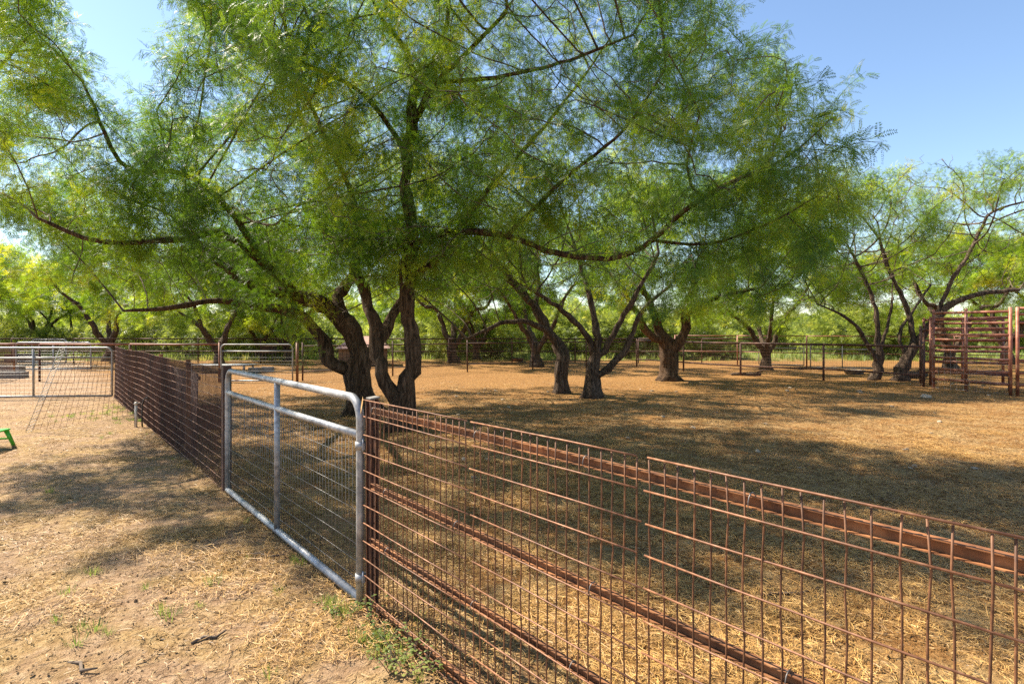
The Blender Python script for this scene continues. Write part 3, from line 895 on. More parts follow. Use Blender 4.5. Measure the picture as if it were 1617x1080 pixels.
# wire ties holding the mesh to the rails
for z in (1.142, .715, .405):
    for k in range(9):
        s = .22 + .7 * k + rnd.uniform(-.15, .15)
        c = LOC(fl(s, z, .012)); a = rnd.uniform(-.3, .3)
        ring = [c + NP * (.023 * math.cos(t)) + UZ * (.026 * math.sin(t)) + D * (.006 * math.sin(t * .5 + a)) for t in np.linspace(0, 6.6, 12)]
        MB().tube(ring + [ring[-1] - NP * .02 + UZ * .012], .0016, 4).build('tie_wire', M['galv_wire'], fence)
# caught dry leaf on the post
mb = MB(); q = fl(-.004, 1.17, -.012)
mb.add([V((0, 0, .05)), V((.012, -.004, .02)), V((.010, -.01, -.03)), V((-.004, -.006, -.055)), V((-.014, 0, -.02)), V((-.010, .002, .02))], [(0, 1, 4, 5), (1, 2, 3, 4)])
o = mb.build('dry_leaf', M['dry_leaf'], None, q); o.rotation_euler = (0, .1, -.8)
so = o.modifiers.new('t', 'SOLIDIFY'); so.thickness = .001
tag(o, 'curled tan dry leaf caught on top of the hinge post', 'leaf')

# ------------------------------------------------------------------ tube gates
def arc(c, u, v, r, a0, a1, n=7):
    return [c + u * (r * math.cos(a0 + (a1 - a0) * i / n)) + v * (r * math.sin(a0 + (a1 - a0) * i / n)) for i in range(n + 1)]
def gate(label, a, b, h=1.2, z0=.045, z2=.99, tube=.0245, uprights=(.5,), wires='parts', mat='galv', wmat='galv_wire', dx=.0508, dz=.1, group=None, wr=.0019, hinge=False):
    a = V(a); b = V(b); L = (b - a).length; x = (b - a).normalized()
    g = empty('tube_gate', a, label, 'gate', group)
    r = .13; sides = 12 if tube * F / max(a.y, 1) > 2 else 8
    top = h
    pts = [UZ * z0, UZ * (h * .45)] + arc(x * r + UZ * (top - r), -x, UZ, r, 0, math.pi / 2) + [x * (L * .5) + UZ * top] + arc(x * (L - r) + UZ * (top - r), UZ, x, r, 0, math.pi / 2) + [x * L + UZ * (h * .45), x * L + UZ * z0]
    MB().tube(pts, tube, sides).build('frame', M[mat], g)
    MB().tube([UZ * z2 + x * .01, x * L * .33 + UZ * (z2 - .004), x * L * .66 + UZ * (z2 - .004), x * (L - .01) + UZ * z2], tube * .92, sides).build('middle_rail', M[mat], g)
    MB().tube([UZ * (z0 + .0) + x * .005, x * (L - .005) + UZ * z0], tube, sides).build('bottom_rail', M[mat], g)
    for u in uprights:
        MB().tube([x * L * u + UZ * z0, x * L * u + UZ * (top - .004)], tube * .93, sides).build('upright', M[mat], g)
    nv = int((L - .08) / dx); nh = int((z2 - z0) / dz)
    if wires == 'parts':
        m = MB().tube([(0, 0, 0), (0, 0, (z2 - z0) / 2), (0, 0, z2 - z0)], wr, 5).mesh('vertical_wire', M[wmat])
        for i in range(nv + 1):
            share('vertical_wire', m, g, x * (.04 + dx * i) + UZ * z0, (rnd.uniform(-.004, .004), rnd.uniform(-.004, .004), 0))
        for j in range(1, nh):
            pp = [x * (L * t) + UZ * (z0 + dz * j + rnd.uniform(-.003, .003)) for t in (0.005, .25, .5, .75, .995)]
            MB().tube(pp, wr, 5).build('horizontal_wire', M[wmat], g)
    elif wires:
        mm = MB()
        for i in range(nv + 1):
            p = x * (.04 + dx * i); mm.tube([p + UZ * z0, p + UZ * z2], wr, 3, False)
        for j in range(1, nh):
            mm.tube([UZ * (z0 + dz * j), x * L + UZ * (z0 + dz * j)], wr, 3, False)
        mm.build('wire_mesh', M[wmat], g, kind='stuff')
    return g, x, L
gt, gx_, gL = gate('galvanised tube gate with wire mesh infill closing the pen between the rusty posts', fl(-2.99, 0), fl(-.055, 0))
# hinge clamps, gate chain
for z in (.93, .17):
    mb = MB(); c = x0 = gx_ * gL + UZ * z
    mb.tube([c - UZ * .022, c + UZ * .022], .031, 12)
    mb.box(c + gx_ * .03 + NP * .0, (.03, .014, .04), rot)
    mb.tube([c + gx_ * .035 - UZ * .04, c + gx_ * .035 + UZ * .045], .007, 6)
    mb.build('hinge', M['galv'], gt)
mb = MB()
for k in range(5):
    c = UZ * (.79 - .028 * k) - gx_ * .03 + V((0, 0, 0))
    ring = [c + (gx_ if k % 2 else NP) * (.014 * math.cos(t)) + UZ * (.022 * math.sin(t)) for t in np.linspace(0, 6.283, 9)]
    mb.tube(ring, .0042, 5, False)
mb.build('latch_chain', M['galv_wire'], gt)

# ------------------------------------------------------------------ lane fence beyond the gate
lane = empty('welded_wire_fence', fl(-3.07, 0), 'long rusty welded wire fence beyond the gate, running away down the lane', 'fence')
LL = lambda p: p - lane.location
mb = MB(); mb.box(LL(fl(-3.075, .6, .01)), (.075, .075, 1.28), rot); mb.build('post', M['rust_dark'], lane)
S0, S1 = -3.11, -13.1
for k in range(13):
    z = 1.2 - .0985 * k if k < 12 else .02
    pts = []; ph = rnd.uniform(0, 6)
    for i in range(33):
        s = S0 + (S1 - S0) * i / 32
        sag = .035 * math.sin(s * .9) * (k / 12) + .012 * math.sin(s * 2.1 + 1)
        pts.append(LL(fl(s, z + sag * .4 + rnd.uniform(-.003, .003), -.01 + .03 * math.sin(s * 1.3) * (1 - k / 12))))
    MB().tube(pts, .0034, 5).build('horizontal_wire', M['rust'], lane)
mm = MB(); s = S0
while s > S1:
    of = -.004 + .03 * math.sin(s * 1.3)
    mm.tube([LL(fl(s, .0, 0)), LL(fl(s, .6, of * .5)), LL(fl(s, 1.2, of))], .0041, 5, False); s -= .0508
mm.build('vertical_wires', M['rust_dark'], lane, kind='stuff')
for s in (-5.1, -7.1, -8.9, -10.6, -13.1):
    mb = MB(); mb.box(LL(fl(s, .6, .05)), (.05, .05, 1.24), rot); mb.build('post', M['rust_rail'], lane)

# plywood pen box and rust sheet behind it
def box_thing(name, label, cat, c, size, rz, mat, parts):
    o = empty(name, c, label, cat, rz=rz)
    return o
bx = empty('feed_trough', (-5.06, 9.3, 0), 'low plywood feed trough on the dirt behind the lane fence', 'trough', rz=.08)
for nm, c, sz in (('side_board', (0, -.24, .17), (.66, .022, .34)), ('side_board', (0, .24, .17), (.66, .022, .34)), ('end_board', (-.318, 0, .16), (.022, .455, .32)), ('end_board', (.318, 0, .16), (.022, .455, .32)), ('floor_board', (0, 0, .06), (.61, .45, .02)), ('batten', (.08, -.263, .17), (.05, .02, .34))):
    bevel(MB().box((0, 0, 0), sz).build(nm, M['wood'], bx, c), .003)
pan = empty('metal_sheet', fl(-6.75, 0, .16), 'dark rusty sheet of corrugated metal standing against the lane fence', 'metal sheet', rz=math.atan2(D.y, D.x))
mb = MB(); nn = 60; vs = []; fs = []
for i in range(nn + 1):
    x = -1.1 + 2.6 * i / nn; y = .009 * math.sin(i * 1.3)
    for j, z in enumerate((0, .5, 1.02)): vs.append((x, y + .03 * z, z))
fs = [(i * 3 + j, (i + 1) * 3 + j, (i + 1) * 3 + j + 1, i * 3 + j + 1) for i in range(nn) for j in range(2)]
mb.add(vs, fs, True); o = mb.build('sheet', M['rust_dark'], pan); so = o.modifiers.new('t', 'SOLIDIFY'); so.thickness = .002
MB().box((.2, .055, .96), (2.5, .03, .05)).build('batten', M['wood_dark'], pan)

# leaning loose panel hooked on the lane fence
lp = empty('wire_panel', (-7.45, 8.72, 0), 'loose wire panel leaning out across the lane from the rusty fence', 'wire panel')
A0, A1 = V((-7.45, 8.72, .0)), V((-7.02, 8.85, 1.31)); B0 = fl(-9.75, .0, -.02); B1 = fl(-9.75, 1.22, -.02)
def bil(u, v): 
    q = (A0 * (1 - u) + B0 * u) * (1 - v) + (A1 * (1 - u) + B1 * u) * v
    return q + V((0, 0, -.06 * math.sin(u * 3.14) * v)) - lp.location
mm = MB()
for i in range(19): mm.tube([bil(i / 18, t) for t in (0, .33, .66, 1)], .003, 4, False)
for j in range(13): mm.tube([bil(t, j / 12) for t in (0, .25, .5, .75, 1)], .0022, 4, False)
mm.build('wire_mesh', M['rust_wire_far'], lp, kind='stuff')
mm = MB()
e = V((.055, .04, 0))
for j in range(26):
    p = bil(0, j / 25); q = bil(0, min(1, (j + 1) / 25)) + e
    mm.tube([p, q], .0030, 4, False); 
mm.tube([bil(0, t) for t in (0, .5, 1)], .004, 5); mm.tube([bil(0, t) + e for t in (0, .5, 1)], .003, 5)
mm.build('folded_edge', M['galv_far'], lp)

# standpipe with hose
sp = empty('water_standpipe', fl(-8.05, 0, -.16), 'short white plastic standpipe with a black hose beside the lane fence', 'standpipe'); sp.scale = (.85, .85, .74)
MB().tube([(0, 0, -.03), (.004, 0, .27), (0, 0, .50)], [.024, .023, .022], 10).build('pipe', M['pvc'], sp)
MB().tube([(0, 0, .50), (0, 0, .53), (0, 0, .56)], [.03, .032, .018], 10).build('cap', M['pvc'], sp)
MB().tube([(.11, .02, -.005), (.10, .02, .2), (.12, .01, .5), (.16, 0, .63), (.21, -.01, .66), (.25, -.01, .62)], .014, 7).build('hose', M['black'], sp)
MB().tube([(.0, 0, .52), (.06, .0, .54), (.13, 0, .53)], .008, 6).build('tap', M['galv_wire'], sp)
MB().tube([(-.035, .02, 0), (-.03, .02, .4)], .012, 6).build('stake', M['black'], sp)

# green child chair, mostly out of the picture
gc = empty('plastic_chair', (-6.97, 7.55, gh(-6.9, 7.6)), "bright green plastic child's chair standing on the bare lane", 'chair', rz=.15); gc.scale = (.9, .9, .8)
for sx in (-1, 1):
    for sy in (-1, 1):
        MB().tube([(sx * .24, sy * .20, 0), (sx * .205, sy * .17, .15), (sx * .17, sy * .15, .27)], [.026, .03, .034], 6).build('leg', M['green_plastic'], gc)
bevel(MB().box((0, 0, .285), (.42, .38, .03)).build('seat', M['green_plastic'], gc), .012)
for k in range(3):
    bevel(MB().box((-.2 + .0, -.12 + .12 * k, .46), (.025, .08, .36), Matrix.Rotation(-.15, 3, 'Y')).build('back_slat', M['green_plastic'], gc), .008)
bevel(MB().box((-.235, 0, .645), (.03, .36, .06)).build('back_rail', M['green_plastic'], gc), .01)
for sy in (-1, 1):
    MB().tube([(.19, sy * .17, .13), (-.19, sy * .17, .13)], .014, 6).build('stretcher', M['green_plastic'], gc)

# ------------------------------------------------------------------ pipe fences round the pens
def pipe_fence(label, pts, top=1.12, low=None, post_top=1.14, spacing=2.6, mesh=True, pr=.03, rr=.03, mats=('rust_dark', 'rust_pipe', 'rust_wire_far'), dx=.0508, dz=.1016, wr=.0016, seed=0, tall=None, group=None, skip=()):
    base = V((pts[0][0], pts[0][1], 0))
    f = empty('pipe_fence', base, label, 'fence', group)
    mm = MB(); pm = {}
    for i in range(len(pts) - 1):
        a = V((*pts[i], 0)) - base; b = V((*pts[i + 1], 0)) - base
        x = b - a; L = x.length; x.normalize()
        n = max(1, round(L / spacing))
        for k in range(n + (1 if i == len(pts) - 2 else 0)):
            p = a + x * (L * k / n)
            hh = post_top + (tall if tall and (k + i) % 2 == 0 else 0)
            MB().tube([p - UZ * .05, p + UZ * hh], pr, 8).build('post', M[mats[0]], f)
        for k in range(n):
            p, q = a + x * (L * k / n), a + x * (L * (k + 1) / n)
            sag = UZ * rnd.uniform(-.012, .006)
            MB().tube([p + UZ * top - x * .01, (p + q) / 2 + UZ * top + sag, q + UZ * top + x * .01], rr, 8).build('top_rail', M[mats[1]], f)
            if low:
                MB().tube([p + UZ * low, (p + q) / 2 + UZ * low + sag, q + UZ * low], rr * .8, 8).build('lower_rail', M[mats[1]], f)
        if mesh:
            yav = (a + b + base * 2).y / 2
            s = 0
            nrm = V((-x.y, x.x, 0)); nrm = nrm if nrm.y < 0 else -nrm
            off = nrm * (pr + .006)
            while s < L:
                mm.tube([a + x * s + off, a + x * s + off + UZ * (top - .02)], wr, 3, False); s += dx
            z = .03
            while z < top - .02:
                mm.tube([a + off + UZ * z, b + off + UZ * z], wr, 3, False); z += dz
    if mesh: mm.build('wire_mesh', M[mats[2]], f, kind='stuff')
    return f
fA = [(-6.45, 17.56), (-1.66, 21.2), (.83, 22.7), (5.25, 24.0)]
pipe_fence('rust pipe and mesh fence closing the back of the pen behind the tree trunks', fA, 1.08, .30, 1.2, 2.5, pr=.027, rr=.02, mats=('rust_dark', 'rust_dark', 'rust_wire_far'), wr=.0018)
fB = [(5.25, 24.0), (7.9, 19.7), (9.84, 18.0), (11.3, 15.65)]
pipe_fence('dark two rail pipe fence from the thick trunked tree to the corral', fB, 1.12, .34, 1.12, 3.2, pr=.035, rr=.036, mats=('rust_dark', 'rust_dark', 'rust_wire_far'), wr=.0018)
pipe_fence('far pipe fence crossing behind all the pens', [(-30, 27.4), (-12, 27.2), (12, 27.0)], 1.15, .55, 1.16, 3.0, pr=.03, rr=.03, mats=('rust_dark', 'rust_dark', 'rust_wire_far'), dx=.1, wr=.0022)
pipe_fence('brown pipe fence crossing behind the lane up to the rusty gate post', [(-23, 17.7), (-8.95, 17.5)], 1.14, None, 1.15, 2.6, pr=.03, rr=.03, mats=('rust_dark', 'rust_pipe', 'rust_wire_far'), dx=.1016, wr=.0022)
pipe_fence('outer pipe fence in the pasture behind the corral and the grey tree', [(7.5, 26.2), (12.2, 23.6), (14.6, 22.8), (22, 20.4)], 1.32, .62, 1.34, 2.4, mesh=False, pr=.032, rr=.022, mats=('rust_pipe', 'rust_pipe', 'rust_wire_far'))
for X, Y, h, lab in ((-8.87, 17.3, 1.22, 'tall rusty post on the hinge side of the far galvanised gate'), (-6.52, 17.3, 1.22, 'rusty post at the latch end of the far galvanised gate')):
    p = empty('gate_post', (X, Y, 0), lab, 'post')
    MB().tube([(0, 0, -.05), (0, 0, h)], .042, 10).build('pipe', M['rust'], p)
    MB().tube([(0, 0, h), (0, 0, h + .02)], [.05, .03], 10).build('cap', M['rust_dark'], p)
gate('galvanised gate behind the stout tree trunk, closing the back pen', (-8.78, 17.2, 0), (-6.62, 17.2, 0), 1.14, .05, .94, .022, (), 'mesh', 'galv_far', 'galv_far', .1, .1)
gate('galvanised gate across the lane at the end of the long rusty fence', (-14.6, 12.95, 0), (-9.33, 13.3, 0), 1.17, .05, .94, .024, (.67,), 'mesh', 'galv_far', 'galv_wire', .1, .1)
gate('galvanised gate with rounded corners behind the lane gate', (-19.5, 22.4, 0), (-16.55, 22.4, 0), 1.08, .05, .86, .03, (.5,), 'mesh', 'galv_far', 'galv_far', .1, .1, wr=.0022)
gate('farthest galvanised gate, in the far pipe fence at the end of the lane', (-22.4, 26.6, 0), (-20.8, 26.6, 0), 1.12, .05, .9, .03, (), None, 'galv_far')
gate('pale galvanised gate in the pasture fence behind the slim grey tree', (12.15, 23.2, 0), (14.45, 22.5, 0), .98, .05, .80, .022, (.48,), 'mesh', 'galv_far', 'galv_far', .1, .1)
gate('short galvanised gate in the pasture behind the small yellowing tree', (11.0, 25.4, 0), (12.6, 24.6, 0), .95, .05, .78, .022, (), 'mesh', 'galv_far', 'galv_far', .1, .1)

# rusty mesh pen side at the far end of the lane
pf = pipe_fence('rusty close meshed pen side beyond the lane gate', [(-15.0, 15.2), (-17.3, 19.8)], 1.12, None, 1.14, 1.6, pr=.03, rr=.02, mats=('rust', 'rust', 'rust'), wr=.0034, dz=.12)

# ------------------------------------------------------------------ corral panels
cor = [((11.35, 15.75), (12.05, 13.75)), ]
def corral_panel(label, a, b, h, rails, group=None, pr=.036, rr=.033, mid=(), wire=False, mat='rust_pipe'):
    a = V((*a, 0)); b = V((*b, 0)); x = (b - a); L = x.length; x.normalize()
    c = empty('corral_fence', a, label, 'corral fence', group)
    for t in (0, *mid, 1):
        MB().tube([x * L * t - UZ * .03, x * L * t + UZ * h], pr, 8).build('post', M[mat], c)
    for z in rails:
        MB().tube([UZ * z, x * (L / 2) + UZ * (z + rnd.uniform(-.012, .006)), x * L + UZ * z], rr, 8).build('rail', M[mat], c)
    if wire:
        nrm = V((x.y, -x.x, 0)); nrm = nrm if nrm.y < 0 else -nrm
        mm = MB(); off = nrm * .045
        for i in range(int(L / .15)): mm.tube([off + x * (.15 * i), off + x * (.15 * i) + UZ * (1.05)], .0022, 3, False)
        for j in range(8): mm.tube([off + UZ * (.04 + .14 * j), off + x * L + UZ * (.04 + .14 * j)], .0026, 3, False)
        mm.build('wire_mesh', M['galv_far'], c, kind='stuff')
    return c
RL = (.27, .55, .85, 1.16, 1.46, 1.76)
corral_panel('front rusty corral panel with a wire mesh skirt, next to the pipe fence corner', (11.35, 15.35), (12.0, 13.72), 2.13, RL + (2.03,), mid=(.45,), wire=True)
corral_panel('rusty corral panel in the right hand run, standing beyond the tall corner post', (12.08, 13.62), (14.6, 12.9), 2.13, RL + (1.96, 2.1))
corral_panel('inner rusty corral panel forming the far side of the chute', (12.5, 17.3), (14.3, 16.6), 1.95, (.3, .62, .94, 1.26, 1.58, 1.88), mid=(.5,))
corral_panel('second rusty corral panel standing close behind the one with the mesh skirt', (11.75, 16.0), (12.75, 14.6), 1.95, (.42, .72, 1.02, 1.32, 1.62, 1.9))
corral_panel('dark rear corral panel standing beside the leaning tree', (11.9, 16.6), (12.5, 17.3), 1.7, (.4, .8, 1.2, 1.6), mat='rust_dark')  # whole panel in the darker rust
cg = empty('corral_gate', (12.2, 13.45, 0), 'narrow rusty corral gate hung on the tall corner post', 'gate')
for nm, p in (('upright', [(0, 0, .08), (0, 0, 1.62)]), ('upright', [(1.3, -.36, .08), (1.3, -.36, 1.62)])):
    MB().tube(p, .032, 8).build(nm, M['rust_pipe'], cg)
for z in (.12, .4, .72, 1.02, 1.32, 1.60):
    MB().tube([(0, 0, z), (1.3, -.36, z)], .026, 8).build('rail', M['rust_pipe'], cg)
tb = empty('water_tub', (13.45, 14.3, 0), 'black rubber tub on the ground inside the corral', 'tub')
MB().tube([(0, 0, 0), (0, 0, .02), (0, 0, .26), (0, 0, .28)], [.22, .26, .32, .34], 16, False).build('wall', M['black'], tb)
MB().tube([(0, 0, .02), (0, 0, .03)], .27, 16).build('bottom', M['black'], tb)

# ------------------------------------------------------------------ yard things
def block(name, label, cat, loc, size, rz, mat, holes=0, group=None):
    o = empty(name, loc, label, cat, group, rz)
    sx, sy, sz = size
    if holes:
        w = .035
        for y in (-1, 1): bevel(MB().box((0, y * (sy - w) / 2, sz / 2), (sx, w, sz)).build('face_shell', M[mat], o), .004)
        for k in range(holes + 1): bevel(MB().box((-sx / 2 + w / 2 + (sx - w) * k / holes, 0, sz / 2), (w - .002, sy - 2 * w - .001, sz - .003)).build('web', M[mat], o), .004)
    else:
        bevel(MB().box((0, 0, sz / 2), size).build('slab', M[mat], o), .015)
    return o
def yard(px, py): 
    p = at(px, py, 1440 / (py - 520)); p.z = gh(p.x, p.y) - .005; return p
block('cinder_block', 'grey cinder block lying by the metal table, right one of the pair', 'block', yard(423, 587), (.42, .2, .2), .1, 'concrete', 2)
block('cinder_block', 'grey cinder block lying against the metal table leg', 'block', yard(402, 588), (.4, .2, .19), -.15, 'concrete', 2)
block('concrete_slab', 'long grey concrete slab on the ground behind the lane gate', 'slab', yard(2, 597), (1.5, .35, .2), .05, 'concrete')
block('concrete_slab', 'upper grey concrete slab, raised behind the long one at the lane gate', 'slab', yard(8, 588), (1.35, .3, .26), -.05, 'concrete')
mt_ = empty('metal_table', yard(352, 588), 'low table with a shiny galvanised sheet top behind the lane fence', 'table')
o = bevel(MB().box((0, 0, .285), (2.1, .85, .03)).build('table_top', M['galv_far'], mt_), .01)
for sx in (-1, 1):
    for sy in (-1, 1): MB().box((sx * .95, sy * .36, .135), (.06, .06, .27)).build('leg', M['galv_wire'], mt_)
hut = empty('animal_shelter', (-6.55, 25.2, 0), 'low animal shelter with a pinkish hipped roof behind the stout trunk', 'shelter', rz=.2)
vs = [(-1.15, -.9, .78), (1.15, -.9, .78), (1.15, .9, .78), (-1.15, .9, .78), (-.45, 0, 1.3), (.45, 0, 1.3)]
mb = MB().add(vs, [(0, 1, 5, 4), (1, 2, 5), (2, 3, 4, 5), (3, 0, 4), (3, 2, 1, 0)]); mb.build('roof', M['roof_pink'], hut)
for k in range(12):
    MB().box((-.92 + k * .167, -.72, .40), (.155, .022, .74)).build('board', M['wood'], hut)
for sx in (-1, 1):
    MB().box((sx * 1.0, 0, .40), (.022, 1.46, .76)).build('side_wall', M['wood_dark'], hut)
MB().box((0, .72, .40), (1.95, .022, .76)).build('back_wall', M['wood_dark'], hut)
fbx = empty('feed_box', at(425, 560, 29), 'brown feed box on legs between two dark background trunks', 'box'); fbx.location.z = 0
bevel(MB().box((0, 0, .55), (.6, .45, .36)).build('box', M['wood_dark'], fbx), .01)
bevel(MB().box((0, -.02, .745), (.68, .52, .025)).build('lid', M['wood'], fbx), .005)
for sx in (-1, 1):
    for sy in (-1, 1): MB().box((sx * .24, sy * .17, .185), (.05, .05, .37)).build('leg', M['wood_dark'], fbx)
def pan_(label, loc, r=.3, h=.22, mat='black'):
    o = empty('feed_pan', loc, label, 'feed pan')
    MB().tube([(0, 0, 0), (0, 0, .01), (0, 0, h * .9), (0, 0, h)], [r * .7, r * .82, r, r * 1.06], 14, False).build('wall', M[mat], o)
    MB().tube([(0, 0, .01), (0, 0, .02)], r * .8, 14).build('bottom', M[mat], o)
pan_('dark feed pan on the dirt in front of the far pipe fence behind the lane', yard(307, 560), .34, .22)
pan_('dark round pan on the ground under the V forked tree', yard(817, 571), .32, .16, 'wood_dark')
pan_('grey feed pan lying beneath the slim grey tree beyond the fence', yard(1349, 591), .34, .14, 'concrete')
wt = empty('water_trough', yard(35, 572), 'black water trough beyond the rusty pen side', 'trough')
for nm, c, sz in (('side', (0, -.25, .2), (1.3, .03, .4)), ('side', (0, .25, .2), (1.3, .03, .4)), ('end', (-.635, 0, .2), (.03, .465, .395)), ('end', (.635, 0, .2), (.03, .465, .395)), ('bottom', (0, 0, .04), (1.23, .465, .03))):
    MB().box((0, 0, 0), sz).build(nm, M['black'], wt, c)
for px, py, w in ((160, 566, .7), (168, 566, .5)):
    pass
lg = empty('fallen_log', yard(1178, 593), 'short cut log lying on the dirt beside the thick trunked tree', 'log', rz=-.1)
MB().tube([(-.5, 0, .05), (-.2, .02, .06), (.2, -.01, .05), (.5, .03, .06)], [.055, .065, .06, .05], 10, True, True, .2).build('bark', M['bark_grey'], lg)
MB().tube([(.35, 0, .12), (.55, -.06, .2), (.8, -.1, .22)], [.035, .028, .012], 6).build('stub', M['bark_grey'], lg)
lg2 = empty('fallen_log', yard(1440, 598), 'weathered log outside the fence at the foot of the leaning grey tree', 'log', rz=.25)
MB().tube([(-.5, 0, .10), (0, .02, .12), (.55, -.01, .10)], [.11, .12, .09], 10, True, True, .2).build('bark', M['bark_grey'], lg2)
MB().tube([(.1, 0, .14), (.3, -.04, .3), (.45, -.06, .38)], [.035, .028, .012], 6).build('stub', M['bark_grey'], lg2)
# farm sheds far away, roofs above the brush
for X, Y, w, z, lab in ((37.5, 118, 8, 3.3, 'far white roofed farm shed rising above the brush'),):
    sh = empty('farm_shed', (X, Y, gh(X, Y)), lab, 'shed')
    MB().box((0, 0, z / 2), (w, 6, z)).build('wall', M['concrete'], sh)
    MB().add([(-w / 2 - .3, -3.3, z), (w / 2 + .3, -3.3, z), (w / 2 + .3, 3.3, z), (-w / 2 - .3, 3.3, z), (-w / 2 - .3, 0, z + 1.1), (w / 2 + .3, 0, z + 1.1)], [(0, 1, 5, 4), (2, 3, 4, 5), (0, 4, 3), (1, 2, 5), (3, 2, 1, 0)]).build('roof', M['white'], sh)

# ------------------------------------------------------------------ ground litter
def inpen(x, y): return x * NP.x + y * NP.y - LINE
pts = []; rots = []; scl = []; lp_ = []; lr = []; ls = []
NL = 170000
for i in range(NL):
    Y = 1.3 + 16 * rnd.random() ** 1.5
    X = rnd.uniform(-.98, .98) * Y + rnd.uniform(-.3, .3)
    if math.hypot(X, Y) < 1.0: continue
    q = inpen(X, Y)
    cl = .5 + noise.noise(V((X * .8, Y * .8, 3.0)))
    if q > 0:
        dens = 30 * max(.03, min(1, (9.5 - Y) / 3.5)) * max(.3, min(1.2, cl + .4))
        ld = 26 * max(.12, min(1, (16 - Y) / 8))
    else:
        dens = 26 * math.exp(-(((X + 1.9) / 1.15) ** 2 + ((Y - 4.2) / 1.3) ** 2)) * max(0, min(1.2, cl + .3)) + .5 * max(0, cl) + 2.5 * max(0, cl - .35)
        ld = 20 * max(.1, min(1, (11 - Y) / 6)) * max(.2, cl + .3)
    wgt = 1.0 / (NL * (1.0 / (16 * 1.5) * ((Y - 1.3) / 16 + 1e-4) ** (-1 / 3.0)) / (1.96 * Y))
    u = rnd.random()
    z = gh(X, Y)
    rt = (rnd.uniform(-.06, .06), rnd.uniform(-.06, .06), rnd.uniform(0, 6.28))
    if u < dens * wgt:
        pts.append((X, Y, z)); rots.append(rt); scl.append(rnd.uniform(.7, 1.25))
    if rnd.random() < ld * wgt:
        lp_.append((X, Y, z)); lr.append(rt); ls.append(rnd.uniform(.7, 1.3))
print('STRAW', len(pts), 'LITTER', len(lp_))
tag(scatter('straw', pts, rots, scl, 'straw'), 'loose golden hay strewn over the pen and lane', 'hay', kind='stuff')
tag(scatter('ground_litter', lp_, lr, ls, 'litter'), 'short bits of straw and leaf litter on the dirt', 'litter', kind='stuff')

# small stones
def stone_mesh(seed):
    r = random.Random(seed); mb = MB()
    import itertools
    vs = []; fs = []
    n, m = 7, 4
    for j in range(1, m):
        for i in range(n):
            a = 6.283 * i / n; b = math.pi * j / m
            v = V((math.sin(b) * math.cos(a), math.sin(b) * math.sin(a), math.cos(b) * .6)) * r.uniform(.8, 1.2)
            vs.append(v)
    vs += [V((0, 0, .6)), V((0, 0, -.6))]
    for j in range(m - 2):
        for i in range(n): fs.append((j * n + i, (j + 1) * n + i, (j + 1) * n + (i + 1) % n, j * n + (i + 1) % n))
    for i in range(n):
        fs.append((len(vs) - 2, i, (i + 1) % n)); fs.append((len(vs) - 1, (m - 2) * n + (i + 1) % n, (m - 2) * n + i))
    mb.add(vs, fs)
    return mb.mesh('stone', M['stone'])
sm = [stone_mesh(i) for i in range(4)]
for i in range(46):
    Y = 5.5 + 11 * rnd.random(); X = rnd.uniform(-.25, .85) * Y
    if inpen(X, Y) < .6: continue
    s = rnd.uniform(.014, .034) * (1 + .04 * Y)
    o = share('stone', sm[i % 4], None, (X, Y, gh(X, Y) + s * .2), (rnd.uniform(-.3, .3), rnd.uniform(-.3, .3), rnd.uniform(0, 6)), (s * 1.2, s, s * .8))
    tag(o, 'small pale stone lying loose on the bare dirt of the pen', 'stone', 'small stones in the pen')
o = share('stone', sm[1], None, (*at(1463, 629, 13.2).xy, .04), (.1, 0, .5), (.16, .12, .09)); tag(o, 'larger flat pale stone on the dirt in front of the corral panels', 'stone')

# soil crumbs and small clods
def crumb_mesh(seed):
    r = random.Random(seed); mb = MB()
    for k in range(26):
        a = r.uniform(0, 6.28); q = .2 * math.sqrt(r.random()); c = V((q * math.cos(a), q * math.sin(a), 0)); z = r.uniform(.002, .006) * (1.8 if r.random() < .06 else 1)
        vs = [c + V((math.cos(t), math.sin(t), .25)) * z * r.uniform(.7, 1.3) for t in (0, 1.26, 2.5, 3.8, 5.0)] + [c + V((0, 0, z * r.uniform(.7, 1.1))), c - V((0, 0, z * .5))]
        mb.add(vs, [(i, (i + 1) % 5, 5) for i in range(5)] + [((i + 1) % 5, i, 6) for i in range(5)])
    return mb.mesh('crumbs', M['ground'])
library('crumbs', [crumb_mesh(i) for i in range(4)])
pts = []; rots = []; scl = []
for i in range(4200):
    Y = 1.6 + 11 * rnd.random() ** 1.3; X = rnd.uniform(-.95, .95) * Y
    if noise.noise(V((X * .9, Y * .9, 12))) < rnd.uniform(-.5, .35): continue
    pts.append((X, Y, gh(X, Y))); rots.append((0, 0, rnd.uniform(0, 6.28))); scl.append(rnd.uniform(.6, 1.4))
tag(scatter('soil_crumbs', pts, rots, scl, 'crumbs'), 'loose crumbs and small clods of brown soil', 'soil', kind='stuff')

# fallen sticks
for i, (px, py, L, a, lab) in enumerate(((125, 1058, .20, -.5, 'short pale stick lying on the lane dirt, farther from the gate'), (330, 1010, .16, .5, 'bent dark stick on the lane soil below the straw patch'), (560, 857 + 0, .30, -.2, 'dark twig on the straw just outside the gate'), (1240, 940, .5, .2, 'long dark stick half buried in hay behind the near fence'), (860, 742, .42, .25, 'dark twig lying on the hay in the middle of the pen'))):
    p = yard(px, py)
    if i == 2: p = V((-1.75, 4.0, gh(-1.75, 4)))
    o = MB().tube([(-L / 2, 0, .006), (-L * .15, .02, .016), (L * .2, -.01, .012), (L / 2, .03, .02)], [.007, .009, .008, .004], 6, True, True, .2).build('stick', M['stick'], None, p)
    o.rotation_euler = (0, 0, a); tag(o, lab, 'stick')

